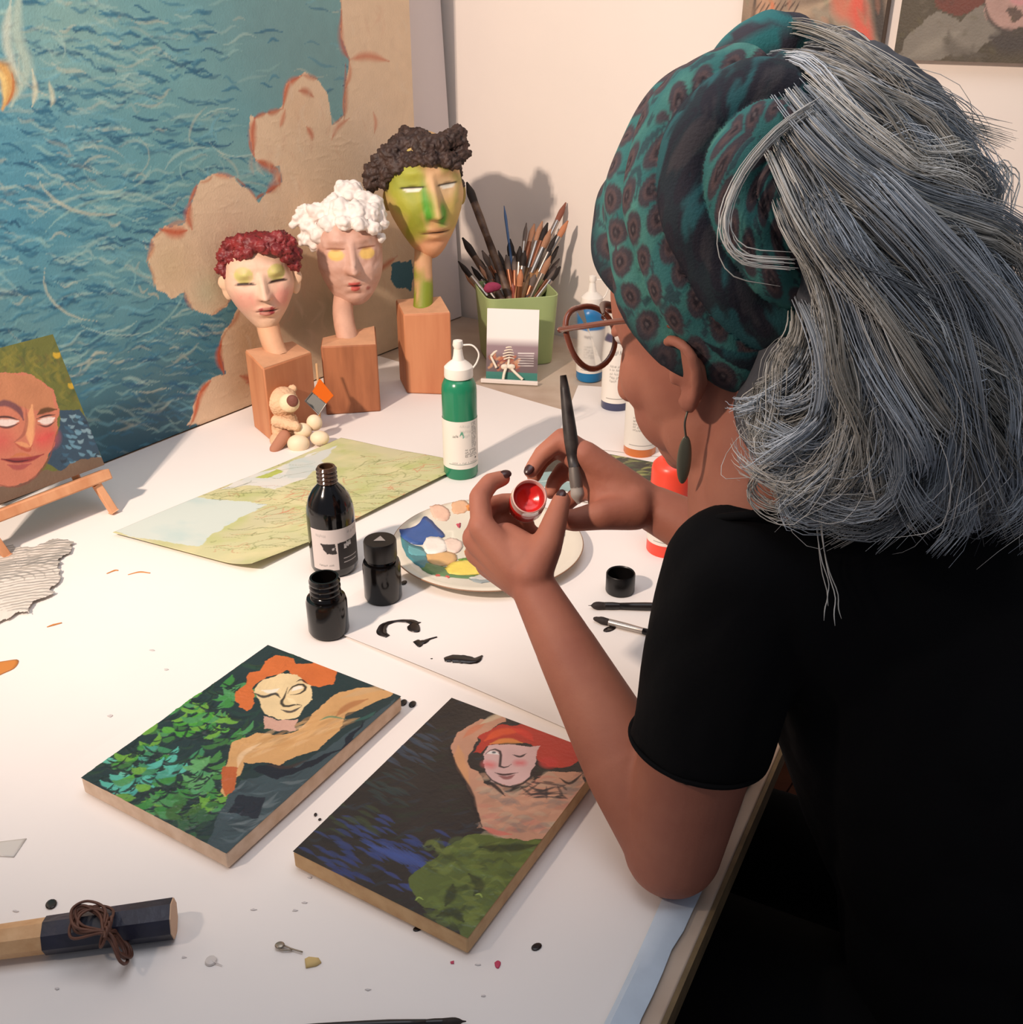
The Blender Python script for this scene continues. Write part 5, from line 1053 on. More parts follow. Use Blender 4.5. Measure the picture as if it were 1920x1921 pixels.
tin_brush('red-ringed brush with grey tip in the middle of the tin', 988, 418, -.01, .0042, redh, fer_m, gryb, .14, .25)
tin_brush('orange-brown brush leaning low at the front of the tin', 978, 505, -.06, .0065, redh, brown_f, mat('orange_bristle', (198, 130, 92), .8), .2, .2)
tin_brush('pale wooden brush low at the right front of the tin', 1034, 480, -.06, .0062, tw, fer_m, pale_b, .18, .25)
kinds = [(dkw, fer_m, drk_b, 'dark worn brush packed in the crowd inside the green tin'), (tw, fer_m, pale_b, 'tan worn brush packed in the crowd inside the green tin'), (dkw, brown_f, gryb, 'grey worn brush packed in the crowd inside the green tin'), (redh, fer_m, drk_b, 'red-brown worn brush packed in the crowd inside the green tin')]
spots = [(885, 500), (893, 480), (905, 470), (912, 500), (925, 488), (935, 470), (945, 495), (957, 448), (956, 500), (966, 480), (972, 495), (985, 470), (990, 500), (1000, 480), (1010, 470), (1012, 500), (1016, 450), (1022, 485), (1030, 500), (1038, 460), (1044, 500), (1050, 485), (1018, 415), (1045, 440), (900, 515), (930, 512), (965, 515), (1005, 515), (873, 512), (995, 450), (940, 520), (982, 518), (1026, 440), (1008, 432), (1034, 430), (1000, 462), (1040, 478), (1052, 500), (918, 478), (950, 478), (900, 498), (976, 462), (1048, 462), (963, 468), (1020, 470), (935, 500)]
ORD = ['leftmost', 'second', 'third', 'fourth', 'fifth', 'sixth', 'seventh', 'eighth', 'ninth', 'tenth', 'eleventh', 'twelfth', 'thirteenth', 'fourteenth', 'fifteenth', 'sixteenth', 'seventeenth']
order = sorted(range(len(spots)), key=lambda i: spots[i]); seen = {}; rank = {}
for i in order: k_ = (i * 7 + i // 3) % 4; rank[i] = seen.get(k_, 0); seen[k_] = rank[i] + 1
for i, (x, y) in enumerate(spots):
    hm, fm, bm_, lb = kinds[(i * 7 + i // 3) % 4]; w0 = lb.split()[0]
    lb = ('%s of the short %s brushes crowded in the green tin' if rank[i] == 0 else '%s from the left of the short %s brushes crowded in the green tin') % (ORD[rank[i]], w0)
    tin_brush(lb, x, y, RNG.uniform(-.045, .05), RNG.uniform(.0045, .0085), hm, fm, bm_, .15, .2, RNG.choice([1.0, .5]))

# ================================================================ card with a skeleton in front of the tin
cp = P(960, 716, TZ + .002); tcz = depth(cp)
cd_ = thing('skeleton_card', 'white picture card with skeleton and printed lines leaning on the green tin', 'card', cp)
bl_, br_ = P(912, 712, TZ + .002), P(1008, 716, TZ + .002); bk = np.array([-(br_ - bl_)[1], (br_ - bl_)[0], 0]); bk = nrm(bk); 
hc_ = hgt((bl_ + br_) / 2 + bk * .03, 580); upc = nrm(Z * hc_ + bk * .030) * math.hypot(hc_, .03)
ca_ = Paint(bl_, br_ - bl_, upc, 110, 150, (244, 240, 236))
ca_.blend(np.clip((ca_.B * .60 - ca_.gy) / (ca_.B * .12), 0, 1), (150, 128, 134)); ca_.blend(np.clip((ca_.B * .40 - ca_.gy) / (ca_.B * .10), 0, 1), (112, 96, 98)); ca_.blend((ca_.gy < ca_.B * .12) * 1.0, (60, 130, 118))
for i in range(40): x, y = RNG.uniform(.05, .6) * ca_.A, RNG.uniform(.12, .34) * ca_.B; ca_.stroke([(x, y), (x + .006, y + .004)], .006, [(190, 110, 76), (150, 70, 60), (214, 160, 120)][i % 3], .7, taper=False)
for i in range(6): ca_.stroke([(.62 * ca_.A, (.39 - i * .035) * ca_.B), (.92 * ca_.A, (.395 - i * .035) * ca_.B)], .0032 if i < 1 else .0016, (232, 226, 222), .9, taper=False)
mk('card_face', ca_.mesh(.0003), vmat('glossy_card', .4), cd_, vcol=ca_.colors(), sharp_deg=0); mk('card', slab(bl_, br_ - bl_, upc, bk * .0015), mat('white_card', (244, 240, 236), .6), cd_, smooth=False)
mk('base_strip', slab(P(903, 716, TZ + .002) - bk * .006, (P(1010, 722, TZ + .002) - P(903, 716, TZ + .002)), (0, 0, .008), bk * .006), mat('white_strip', (236, 228, 220), .5), cd_, bevel=.001)
bone = mat('bone_white', (240, 228, 208), .5); sc_ = tcz - .004; B3 = lambda x, y, dt=0: Q(x, y, sc_ + dt); sk2 = thing('skeleton_toy', 'small cream skeleton figure standing before the white card', 'figurine', B3(958, 716))
tb3 = lambda nm, pts, r_: mk(nm, tube(smoothcurve([B3(*q) for q in pts], 8), r_, 8), bone, sk2, sharp_deg=0)
tb3('leg', [(950, 690), (946, 702), (944, 716)], .0030); tb3('leg', [(958, 690), (970, 702), (981, 712)], .0030); tb3('arm', [(946, 653), (932, 658), (921, 668)], .0026); tb3('arm', [(921, 668), (926, 678), (932, 690)], .0024); tb3('arm', [(968, 652), (985, 656), (997, 652)], .0026); tb3('arm', [(997, 652), (997, 645), (996, 640)], .0022); tb3('spine', [(956, 645), (956, 668), (953, 690)], .0026)
for i in range(5): w_ = (12, 13, 13, 12, 10)[i]; tb3('rib', [(956 - w_, 654 + i * 5), (956, 651 + i * 5, -.008), (956 + w_, 653 + i * 5)], .0015)
mk('pelvis', remesh(comb(ellipsoid(B3(947, 688), (.008, .004, .006)), ellipsoid(B3(960, 688), (.008, .004, .006))), .0012, 2), bone, sk2, sharp_deg=0)
sk3 = mk('skull', remesh(comb(ellipsoid(B3(957, 630), (.0125, .012, .013)), ellipsoid(B3(957, 641), (.008, .008, .007))), .0012, 2), bone, sk2, sharp_deg=0)

# ================================================================ the person painting at the table
FA = math.radians(137); FP = math.radians(-24); FR = math.radians(4)
hg_ = np.array([math.cos(FA) * math.cos(FP), math.sin(FA) * math.cos(FP), math.sin(FP)])         # where the face points
hl_ = np.array([-math.sin(FA), math.cos(FA), 0.0]); hu_ = np.cross(hg_, hl_)
hl_, hu_ = hl_ * math.cos(FR) - hu_ * math.sin(FR), hu_ * math.cos(FR) + hl_ * math.sin(FR)
HB_ = np.array([hg_, hl_, hu_])
ear_at = Q(1300, 706, .745); HC = ear_at - hl_ * .074 + hg_ * .010 + hu_ * .040
def hd(a, b, c): return HC + a * hg_ + b * hl_ + c * hu_
def he(c, r_, nu=28, nv=18): return ellipsoid(hd(*c), r_, nu, nv, HB_)
LS = Q(1388, 1085, .770); LE = Q(1262, 1590, .868); LW = Q(1003, 1105, .95)
NB = Q(1470, 965, .775); NT = hd(-.028, 0, -.07)
RS = np.array([.40, .93, 1.10]); RE = Q(1610, 1150, .95); RW = Q(1228, 955, 1.02)
pz = np.array([NB[0], NB[1], 0])
per = thing('person', 'person in a black t-shirt and teal patterned headscarf painting at the table', 'person', (.50, .64, 0))
skin = mat('skin', (172, 112, 90), .6, bump=.12, bscale=240, vscale=14, c2=(156, 96, 78), sss=.1, spec=.3)
parts = [he((0, 0, .0), (.092, .069, .092)), he((.024, 0, -.050), (.066, .068, .082)), he((.046, .030, -.072), (.040, .030, .038)), he((.046, -.030, -.072), (.040, .030, .038)), he((.046, 0, -.100), (.046, .046, .034)), he((.078, 0, -.116), (.018, .020, .016)),
         he((.056, .040, -.042), (.026, .022, .030)), he((.056, -.040, -.042), (.026, .022, .030)), capsule(hd(.092, 0, -.012), hd(.112, 0, -.052), .009, .013), he((.098, .012, -.055), (.010, .008, .008)), he((.098, -.012, -.055), (.010, .008, .008)),
         he((.094, 0, -.080), (.010, .020, .007)), he((.092, 0, -.090), (.010, .018, .007)), he((.02, .055, -.09), (.03, .014, .03)), he((.02, -.055, -.09), (.03, .014, .03)),
         capsule(NT, NB + [0, 0, -.02], .056, .062, 24), capsule(hd(.02, 0, -.09), NB + hg_ * .03, .035, .05, 20)]
def chain(pts, rs, seg=30): return [capsule(pts[i], pts[i + 1], rs[i], rs[i + 1], seg) for i in range(len(pts) - 1)]
for s_ in (1, -1):      # ears: rim, lobe and bowl
    k_ = .84; er_ = lambda a, b, c: hd(a * k_, (.072 + (b - .072) * k_) * s_, -.034 + (c + .030) * k_)
    rim = [er_(.002, .074, -.030), er_(.006, .078, -.008), er_(-.012, .086, .000), er_(-.028, .090, -.014), er_(-.026, .088, -.036), er_(-.012, .083, -.056), er_(.000, .078, -.064), er_(.004, .074, -.052)]
    parts.append(tube(smoothcurve(rim, 26), .0046, 10)); parts.append(ellipsoid(er_(-.012, .076, -.030), (.015, .005, .023), 20, 12, HB_)); parts.append(ellipsoid(er_(.004, .078, -.034), (.0055, .005, .007), 16, 10, HB_)); parts.append(ellipsoid(er_(-.002, .080, -.058), (.008, .005, .009), 16, 10, HB_))
# left arm, bent with the elbow on the table
parts += chain([LS, LS + (LE - LS) * .5, LE], [.050, .049, .042]); fa = LE + (LW - LE) * .30
parts += chain([LE + [0, 0, .0], fa, LE + (LW - LE) * .75, LW], [.039, .0400, .0285, .0215]); parts.append(ellipsoid(LE + [-.002, -.008, -.004], (.036, .034, .032)))
# right arm
parts += chain([RS, RE], [.052, .040]); parts += chain([RE, RE + (RW - RE) * .35, RW], [.038, .038, .0235])
fq = lambda L: [Q(*q) for q in L]
# left hand round the jar
lh = dict(index=[(905, 990, .962), (900, 932, .972), (920, 905, .985), (944, 897, .992)], middle=[(893, 1010, .98), (908, 955, 1.005), (945, 942, 1.025), (978, 940, 1.03)], ring=[(897, 1036, .995), (925, 985, 1.02), (960, 980, 1.035), (990, 980, 1.035)], little=[(915, 1060, 1.005), (945, 1012, 1.025), (980, 1005, 1.035), (1005, 1000, 1.03)])
lrad = dict(index=(.0115, .0105, .0095, .0080), middle=(.012, .0105, .0095, .0080), ring=(.0115, .010, .009, .0078), little=(.0105, .009, .008, .007))
for k_, q in lh.items():
    parts += chain(fq(q), lrad[k_]); parts.append(capsule(LW + (Q(q[0][0], q[0][1], q[0][2]) - LW) * .12, Q(*q[0]), .0185, lrad[k_][0] + .002))
parts += chain(fq([(1000, 1078, .945), (1026, 1025, .95), (1044, 970, .962), (1054, 938, .972)]), (.0185, .0150, .0115, .0092)); parts.append(capsule(Q(985, 1050, .955), Q(925, 1015, .972), .020, .017)); parts.append(capsule(Q(1010, 1050, .95), Q(950, 1010, .975), .018, .016))
# right hand holding the brush
rh = dict(index=[(1098, 852, 1.012), (1056, 822, 1.022), (1018, 852, 1.028), (996, 884, 1.022)], middle=[(1082, 858, 1.035), (1042, 838, 1.048), (1014, 866, 1.05), (1002, 894, 1.045)], ring=[(1092, 888, 1.048), (1058, 882, 1.06), (1040, 905, 1.055), (1034, 924, 1.045)], little=[(1108, 918, 1.048), (1080, 930, 1.058), (1062, 948, 1.05), (1052, 962, 1.042)])
rrad = dict(index=(.0120, .0110, .0095, .0078), middle=(.012, .0105, .0092, .0078), ring=(.0112, .0098, .0085, .0075), little=(.0102, .0088, .0078, .007))
for k_, q in rh.items():
    parts += chain(fq(q), rrad[k_]); parts.append(capsule(RW + (Q(*q[0]) - RW) * .12, Q(*q[0]), .0205, rrad[k_][0] + .002))
parts += chain(fq([(1190, 958, 1.005), (1130, 966, .995), (1078, 976, .998), (1036, 972, 1.0)]), (.0200, .0150, .0115, .0090)); parts.append(capsule(Q(1170, 930, 1.015), Q(1115, 885, 1.025), .021, .018)); parts.append(capsule(Q(1190, 945, 1.01), Q(1135, 935, 1.02), .022, .018))
body = mk('body', remesh(comb(*parts), .0027, 7, .5), skin, per, sharp_deg=0)
for s_ in (1, -1):      # downcast eyes, brows
    ey = mk('eye', he((.0705, .029 * s_, -.002), (.0115, .0145, .0090)), mat('eye_white', (226, 214, 206), .3), per, sharp_deg=0)
    mk('iris', he((.0795, .029 * s_, -.0055), (.0030, .0055, .0048), 16, 10), mat('brown_iris', (52, 34, 26), .25), ey, sharp_deg=0)
    mk('eyelid', he((.0712, .029 * s_, .0025), (.0122, .0152, .0080)), skin, per, sharp_deg=0)
    mk('eyebrow', tube(smoothcurve([hd(.088, .014 * s_, .020), hd(.086, .030 * s_, .026), hd(.074, .048 * s_, .020)], 10), [.0015, .0026, .003, .003, .003, .003, .0026, .0022, .0016, .001], 8), mat('grey_brow', (120, 104, 94), .8), per, sharp_deg=0)
lips = mk('lips', remesh(comb(*chain([hd(.088, .020, -.084), hd(.101, .006, -.081), hd(.101, -.006, -.081), hd(.088, -.020, -.084)], (.0025, .0045, .0045, .0025), 12), *chain([hd(.087, .018, -.086), hd(.100, .0, -.091), hd(.087, -.018, -.086)], (.0025, .0052, .0025), 12)), .0014, 3), mat('lip_skin', (164, 84, 76), .45), per, sharp_deg=0)
nail = mat('dark_nail', (58, 30, 28), .3)
for (x, y, t_), (x0, y0, t0), r_ in (((944, 897, .992), (920, 905, .985), .0080), ((1054, 938, .972), (1044, 970, .962), .0090), ((996, 884, 1.022), (1018, 852, 1.028), .0078)):
    a, b = Q(x, y, t_), Q(x0, y0, t0); d = nrm(a - b); n_ = nrm(nrm(CAM - a) + np.array([-.3, 0, .6])); n_ = nrm(n_ - d * (n_ @ d)); s_ = np.cross(d, n_)
    mk('fingernail', ellipsoid(a + n_ * (r_ * .72) + d * .001, (.0070, .0050, .0025), 16, 10, np.array([d, s_, n_])), nail, per, sharp_deg=0)
# --- t-shirt, trousers, shoes
blk = mat('black_cotton', (8, 8, 10), .9, spec=.15, bump=.25, bscale=90, var=.12, vscale=6)
chest = np.array([.345, .735, .960]); mid_ = np.array([.445, .665, .76]); pel = np.array([.50, .63, .565])
LSs = LS + [.004, .0, .004]
sl_end = LS + (LE - LS) * .60
sleeve = tube([LSs, LS + (LE - LS) * .25, LS + (LE - LS) * .45, sl_end], [.058, .058, .056, .0545], 24)
sleeve2 = tube([RS, RS + (RE - RS) * .35, RS + (RE - RS) * .7], [.068, .066, .066], 20)
sh_parts = [capsule(pel + [0, 0, -.03], mid_, .165, .155, 28), capsule(mid_, chest, .155, .145, 28), capsule(chest, NB + [.01, -.01, -.055], .14, .072, 24), capsule(chest + [-.03, -.03, .06], LSs, .10, .058, 22), capsule(chest + [.02, .05, .05], RS, .11, .066, 22), capsule(LSs, NB + [0, 0, -.045], .058, .06, 20), capsule(RS, NB + [.02, .02, -.05], .066, .06, 20), sleeve, sleeve2]
V, fs = remesh(comb(*sh_parts), .0062, 3)
wr_ = vnoise(V * np.array([1, 1, .6]), 9, 3) * .006 + np.abs(vnoise(V * np.array([1, 1, .4]), 22, 9)) * .006
me = _mesh('t', V, fs); nn = np.empty(len(V) * 3, np.float32); me.vertices.foreach_get('normal', nn); bpy.data.meshes.remove(me)
V = V + nn.reshape(-1, 3) * wr_[:, None]
shirt = mk('t_shirt', (V, fs), blk, per, sharp_deg=0)
# stitched sleeve hem and collar band
e_ = nrm(LE - LS); bz = basis_z(e_)
hem = np.array([sl_end - e_ * .004 + .056 * (math.cos(a) * bz[0] + math.sin(a) * bz[1]) for a in np.linspace(0, 2 * PI, 60)])
mk('sleeve_hem', tube(hem, .0022, 6, False), blk, shirt, sharp_deg=0)
nb_ax = nrm(NT - NB); bz = basis_z(nb_ax); colr = np.array([NB - nb_ax * .004 + .066 * (math.cos(a) * bz[0] + math.sin(a) * bz[1]) for a in np.linspace(0, 2 * PI, 60)])
mk('collar', tube(colr, .0032, 8, False), blk, shirt, sharp_deg=0)
trm = mat('black_trousers', (8, 8, 9), .9, spec=.15, bump=.2, bscale=60)
fwd = -N; lhip = pel + [-.05, -.075, -.02]; rhip = pel + [.05, .075, -.02]; lk = lhip + fwd * .40 + [0, 0, -.01]; rk = rhip + fwd * .40 + [0, 0, -.01]
lf = np.array([*(lk[:2] + N[:2] * .05), .09]); rf = np.array([*(rk[:2] + N[:2] * .05), .09])
V, fs = remesh(comb(capsule(lhip, rhip, .15, .15, 24), *chain([lhip, lk, lf], [.105, .072, .05]), *chain([rhip, rk, rf], [.105, .072, .05])), .013, 2)
mk('trousers', (V, fs), trm, per, sharp_deg=0)
for q in (lf, rf): mk('shoe', remesh(comb(capsule(q + [0, 0, -.045] - fwd * .02, q + [0, 0, -.05] + fwd * .16, .042, .036)), .005, 3), mat('dark_shoe', (28, 24, 22), .5), per, sharp_deg=0)
# --- stool
stl = thing('stool', 'plain wooden stool under the person in black', 'stool', (pel[0], pel[1], 0)); stw = wood('red_brown_stool_wood', (132, 76, 48), (104, 56, 34), 16, (1, .15, 1))
sz_ = pel[2] - .175
q = np.array([pel[0], pel[1], 0]); 
mk('seat', slab(q - .21 * D - .20 * N + [0, 0, sz_ - .03], .42 * D, .40 * N, .03 * Z), stw, stl, bevel=.004)
for a, b in ((-1, -1), (-1, 1), (1, -1), (1, 1)):
    mk('leg', tube([q + a * .17 * D + b * .16 * N + [0, 0, sz_ - .03], q + a * .19 * D + b * .18 * N + [0, 0, .0]], .018, 10), stw, stl)
# --- things in the hands
jo = Q(994, 931, .968); jax = nrm(nrm(CAM - jo) + np.array([.10, 0, .28])); jz = basis_z(jax); jr = .0175; jl = .046
jar = thing('paint_jar', 'little glass jar of bright red paint held in the left hand', 'jar', jo - jax * jl)
mk('glass', xf(lathe([(0, -jl), (jr * .92, -jl), (jr, -jl + .003), (jr, -.012), (jr * .96, -.009), (jr * .96, .0), (jr * .90, .001), (jr * .86, -.001), (jr * .86, -.012), (jr * .90, -jl + .006), (0, -jl + .005)], 40), jo, basis=jz), mat('clear_jar_glass', (228, 196, 186), .1, coat=.5), jar)
mk('red_paint', xf(lathe([(0, -jl + .006), (jr * .93, -jl + .006), (jr * 1.01, -jl + .008), (jr * 1.01, -.013), (jr * .86, -.008)] + [(jr * .55, -.009), (jr * .35, -.012), (0, -.013)], 40), jo, basis=jz), mat('red_paint', (206, 32, 26), .25, bump=.3, bscale=80, var=.15, vscale=60), jar, sharp_deg=0)
b0, b1 = Q(1057, 704, 1.0), Q(1086, 945, 1.012)
brush('dark thick-handled brush held in the right hand', b1, b0, .0066, mat('worn_black_handle', (34, 28, 27), .45, vscale=60, c2=(64, 58, 54)), mat('painty_ferrule', (120, 114, 108), .5, metal=.5), mat('grey_wet_bristle', (160, 154, 146), .6), None, .13, .16, .5)

# --- headscarf: a turban over the piled-up hair
SU = nrm(hu_ * .93 - hg_ * .36); SG = nrm(hg_ - SU * (hg_ @ SU)); SL = np.cross(SU, SG); SC = hd(-.022, -.010, .040); SR = (.094, .097, .130)
def hit(x, y):                 # where the line of sight meets the near side of the turban
    d = ray(x, y); M = np.array([SG, SL, SU]); o_ = (M @ (CAM - SC)) / SR; e = (M @ d) / SR; A_, B__, C__ = e @ e, 2 * o_ @ e, o_ @ o_ - 1
    dd = B__ * B__ - 4 * A_ * C__; return CAM + d * ((-B__ - math.sqrt(max(dd, 0))) / (2 * A_))
eA, eB, eC = hit(1150, 500), hit(1290, 678), hit(1430, 716)
pn = nrm(np.cross(eB - eA, eC - eA)); pn = pn if pn @ SU > 0 else -pn
nA, nT = 270, 145
def scarf_r(d):                # distance from the centre to the ellipsoid along d
    l = np.stack([d @ SG, d @ SL, d @ SU], -1); return 1 / np.sqrt(((l / np.array(SR)) ** 2).sum(-1))
bz = basis_z(pn); az = np.linspace(0, 2 * PI, nA, endpoint=False)
rim_d = np.cos(az)[:, None] * bz[0] + np.sin(az)[:, None] * bz[1]
d0 = float((eA - SC) @ pn)     # the centre is -d0 above the edge plane
th = np.zeros((nA, nT))
for i in range(nA):
    T_ = np.linspace(.4, 3.0, 400); dd = np.cos(T_)[:, None] * pn + np.sin(T_)[:, None] * rim_d[i]; rr_ = scarf_r(dd); below = (dd @ pn) * rr_ < d0
    tm = T_[np.argmax(below)] if below.any() else 2.4
    th[i] = np.linspace(0.012, tm, nT)
dirs = np.cos(th)[..., None] * pn + np.sin(th)[..., None] * rim_d[:, None, :]
rad = scarf_r(dirs); base_p = SC + dirs * rad[..., None]
mir = (dirs @ hl_) < 0; dm_ = np.where(mir[..., None], dirs - 2 * (dirs @ hl_)[..., None] * hl_, dirs)
pole = nrm(Q(1500, 395, .70) - SC); v_ = np.arccos(np.clip(dm_ @ pole, -1, 1)); px_ = basis_z(pole); phi = np.arctan2(dm_ @ px_[1], dm_ @ px_[0])
wv = v_ + .05 * np.sin(phi * 3 + 1) + .10 * np.sin(phi + .6)
fold = wv / .34; ff = fold - np.floor(fold); fid = np.floor(fold).astype(int)
disp = .0075 * (1 - np.abs(2 * ff - 1) ** 2.5) * np.clip(v_ / .3, 0, 1) + .0012 * np.sin(phi * 9 + fid * 2)
edge_roll = np.exp(-((th - th[:, -1:]) / .07) ** 2); disp += .006 * edge_roll
Vs = SC + dirs * (rad + disp)[..., None]
# cloth print: navy folds, teal ground with brown ringed spots
uu = phi * np.sin(np.clip(v_, .25, 2)) / .235; vv = wv / .225; gi, gj = np.floor(uu + .5 * (np.floor(vv) % 2)), np.floor(vv)
cx_ = (uu + .5 * (gj % 2)) - gi - .5; cy_ = vv - gj - .5
j1 = (hnoise(gi * 3.1, gj * 7.7, 4) - .5) * .25; j2 = (hnoise(gi * 5.3 + 9, gj * 2.9, 5) - .5) * .25; sz2 = .40 + .08 * hnoise(gi * 2.2, gj * 1.7, 6)
q_ = np.hypot((cx_ - j1) * .95, (cy_ - j2) * 1.05) / sz2
C_ = np.zeros(Vs.shape) + lin((46, 104, 102)); n_ = fbm(uu * 1.3, vv * 1.3, 8)
C_ = mixc(C_, (n_ - .45) * 3, (76, 134, 122)); C_ = mixc(C_, np.clip((.98 - q_) * 9, 0, 1), (62, 56, 62)); C_ = mixc(C_, np.clip((.62 - q_) * 12, 0, 1), (84, 66, 66)); C_ = mixc(C_, np.clip((.40 - q_) * 12, 0, 1), (40, 32, 38)); C_ = mixc(C_, np.clip((.16 - q_) * 9, 0, 1), (96, 84, 84))
small = hnoise(uu * 3.2, vv * 3.2, 12) > .70; C_ = mixc(C_, small * (q_ > 1.05) * .8, (40, 58, 66))
navy = np.isin(fid, [2]) | ((th[:, -1:] - th < .30) & (v_ < 1.22) & (phi * 0 + hnoise(uu * 2, vv * 2, 3) * .2 + .9 > v_ * 0 + .9)) | (v_ < .30); nav_n = fbm(uu * .9 + 30, vv * .9, 21)
C_ = mixc(C_, navy * .93, (20, 20, 34)); C_ = mixc(C_, navy * np.clip((nav_n - .56) * 14, 0, 1) * .8, (58, 54, 58)); C_ = mixc(C_, navy * np.clip((.36 - nav_n) * 14, 0, 1) * .8, (34, 92, 96))
C_ = mixc(C_, edge_roll * .85, (20, 22, 32))
Vf = np.concatenate([Vs.reshape(-1, 3), (SC + dirs * (rad - .004)[..., None])[:, -1], [SC + pn * float(scarf_r(pn[None])[0])]]); Cf = np.concatenate([C_.reshape(-1, 3), C_[:, -1], C_[:1, 0]])
fsS = grid_faces(nA, nT, cu=True) + [(i * nT + nT - 1, nA * nT + i, nA * nT + (i + 1) % nA, ((i + 1) % nA) * nT + nT - 1) for i in range(nA)] + [(nA * nT + nA, i * nT, ((i + 1) % nA) * nT) for i in range(nA)]
scarf = mk('headscarf', fix_normals(Vf, fsS), vmat('scarf_cotton', .85, bump=.3, bscale=500), per, vcol=Cf, sharp_deg=0)
# twisted knot on top
kn = smoothcurve([Q(1335, 150, .77), Q(1385, 108, .76), Q(1440, 84, .755), Q(1488, 88, .76), Q(1500, 125, .765)], 30)
V, fs = tube(kn, .022 * np.sin(np.linspace(.35, 2.6, 30)) + .006, 18, flat=.8); kk = hnoise(V[:, 0] * 70, V[:, 2] * 70 + V[:, 1] * 40, 3)
cc = np.zeros((len(V), 3)) + lin((34, 104, 106)); cc = mixc(cc, np.clip((kk - .55) * 12, 0, 1), (48, 46, 56)); V = V + (vnoise(V, 60, 2) * .003)[:, None]
mk('scarf_knot', (V, fs), vmat('scarf_cotton', .85, bump=.3, bscale=500), scarf, vcol=cc, sharp_deg=0)

# --- hair
G_ = dict(
 a1=[(1470, 80, .765), (1560, 84, .73), (1660, 128, .70), (1755, 205, .70), (1806, 320, .72), (1790, 380, .73)], a2=[(1420, 130, .735), (1500, 150, .70), (1600, 215, .68), (1720, 320, .68), (1830, 380, .70), (1880, 350, .72)],
 a3=[(1440, 100, .745), (1540, 120, .715), (1640, 180, .69), (1740, 270, .69), (1790, 380, .70), (1730, 440, .71)],
 b1=[(1420, 190, .70), (1480, 330, .672), (1540, 460, .655), (1680, 560, .66), (1830, 660, .68), (1940, 760, .70)], b2=[(1400, 130, .715), (1480, 260, .675), (1600, 380, .655), (1750, 460, .66), (1880, 540, .68), (1970, 640, .70)],
 b3=[(1440, 240, .69), (1520, 400, .665), (1590, 530, .65), (1740, 660, .655), (1880, 800, .68), (1960, 900, .70)], b4=[(1440, 120, .725), (1540, 230, .68), (1680, 330, .665), (1820, 430, .68), (1900, 480, .70), (1890, 560, .70)],
 c1=[(1500, 380, .67), (1590, 520, .648), (1640, 680, .645), (1690, 820, .65), (1660, 920, .67), (1560, 955, .685)], c2=[(1500, 300, .668), (1620, 480, .645), (1740, 640, .645), (1800, 800, .655), (1780, 930, .675), (1700, 985, .69)],
 c3=[(1560, 260, .67), (1700, 430, .65), (1840, 620, .66), (1910, 800, .675), (1880, 930, .69), (1800, 985, .70)], c4=[(1500, 420, .675), (1565, 580, .655), (1580, 740, .655), (1600, 860, .665), (1540, 930, .685), (1450, 920, .70)],
 d1=[(1500, 540, .68), (1540, 680, .665), (1520, 790, .67), (1450, 838, .69), (1400, 800, .705), (1398, 760, .71)], d2=[(1520, 600, .675), (1585, 720, .66), (1570, 850, .67), (1490, 905, .69), (1430, 880, .705), (1420, 840, .71)],
 d3=[(1500, 640, .69), (1470, 720, .695), (1425, 752, .705), (1392, 772, .712), (1410, 806, .71), (1450, 800, .70)], d4=[(1530, 650, .675), (1560, 800, .67), (1540, 900, .685), (1470, 940, .70), (1560, 970, .70), (1620, 930, .69)],
 d5=[(1455, 600, .70), (1442, 680, .69), (1420, 740, .695), (1400, 790, .70), (1430, 840, .70), (1500, 860, .69)],
 r1=[(1760, 420, .70), (1850, 520, .69), (1920, 640, .70), (1950, 780, .71), (1930, 900, .72), (1880, 960, .72)], r2=[(1700, 300, .71), (1800, 470, .69), (1900, 600, .69), (1980, 700, .70), (2000, 850, .71), (1960, 960, .72)])
gk = {k_: np.array([Q(q[0] + (38 if k_[0] == 'd' else 0), *q[1:]) for q in v]) for k_, v in G_.items()}
fam = [('a1', 'a3', 300), ('a3', 'a2', 300), ('a2', 'b4', 260), ('b4', 'b2', 330), ('b2', 'b1', 380), ('b1', 'b3', 360), ('b3', 'c2', 330), ('c2', 'c1', 320), ('c1', 'c4', 300), ('c3', 'c2', 280), ('c4', 'd2', 260), ('d1', 'd2', 240), ('d3', 'd1', 200), ('d4', 'd2', 220), ('d5', 'd3', 220), ('d5', 'd1', 160), ('r1', 'c3', 260), ('r1', 'r2', 240), ('b2', 'r2', 240), ('b3', 'c1', 240)]
rn = np.random.default_rng(5); NPT = 17; SV = []; SC_ = []; R_ = []
def strand(g, r_, c):
    SV.append(g); R_.append(r_); SC_.append(c)
tt_ = np.linspace(0, 1, NPT)
away = nrm(HC - CAM); tuck = np.clip(1 - tt_ / .14, 0, 1)[:, None] * away * .035
wts = np.array([n for _, _, n in fam], float); wts /= wts.sum()
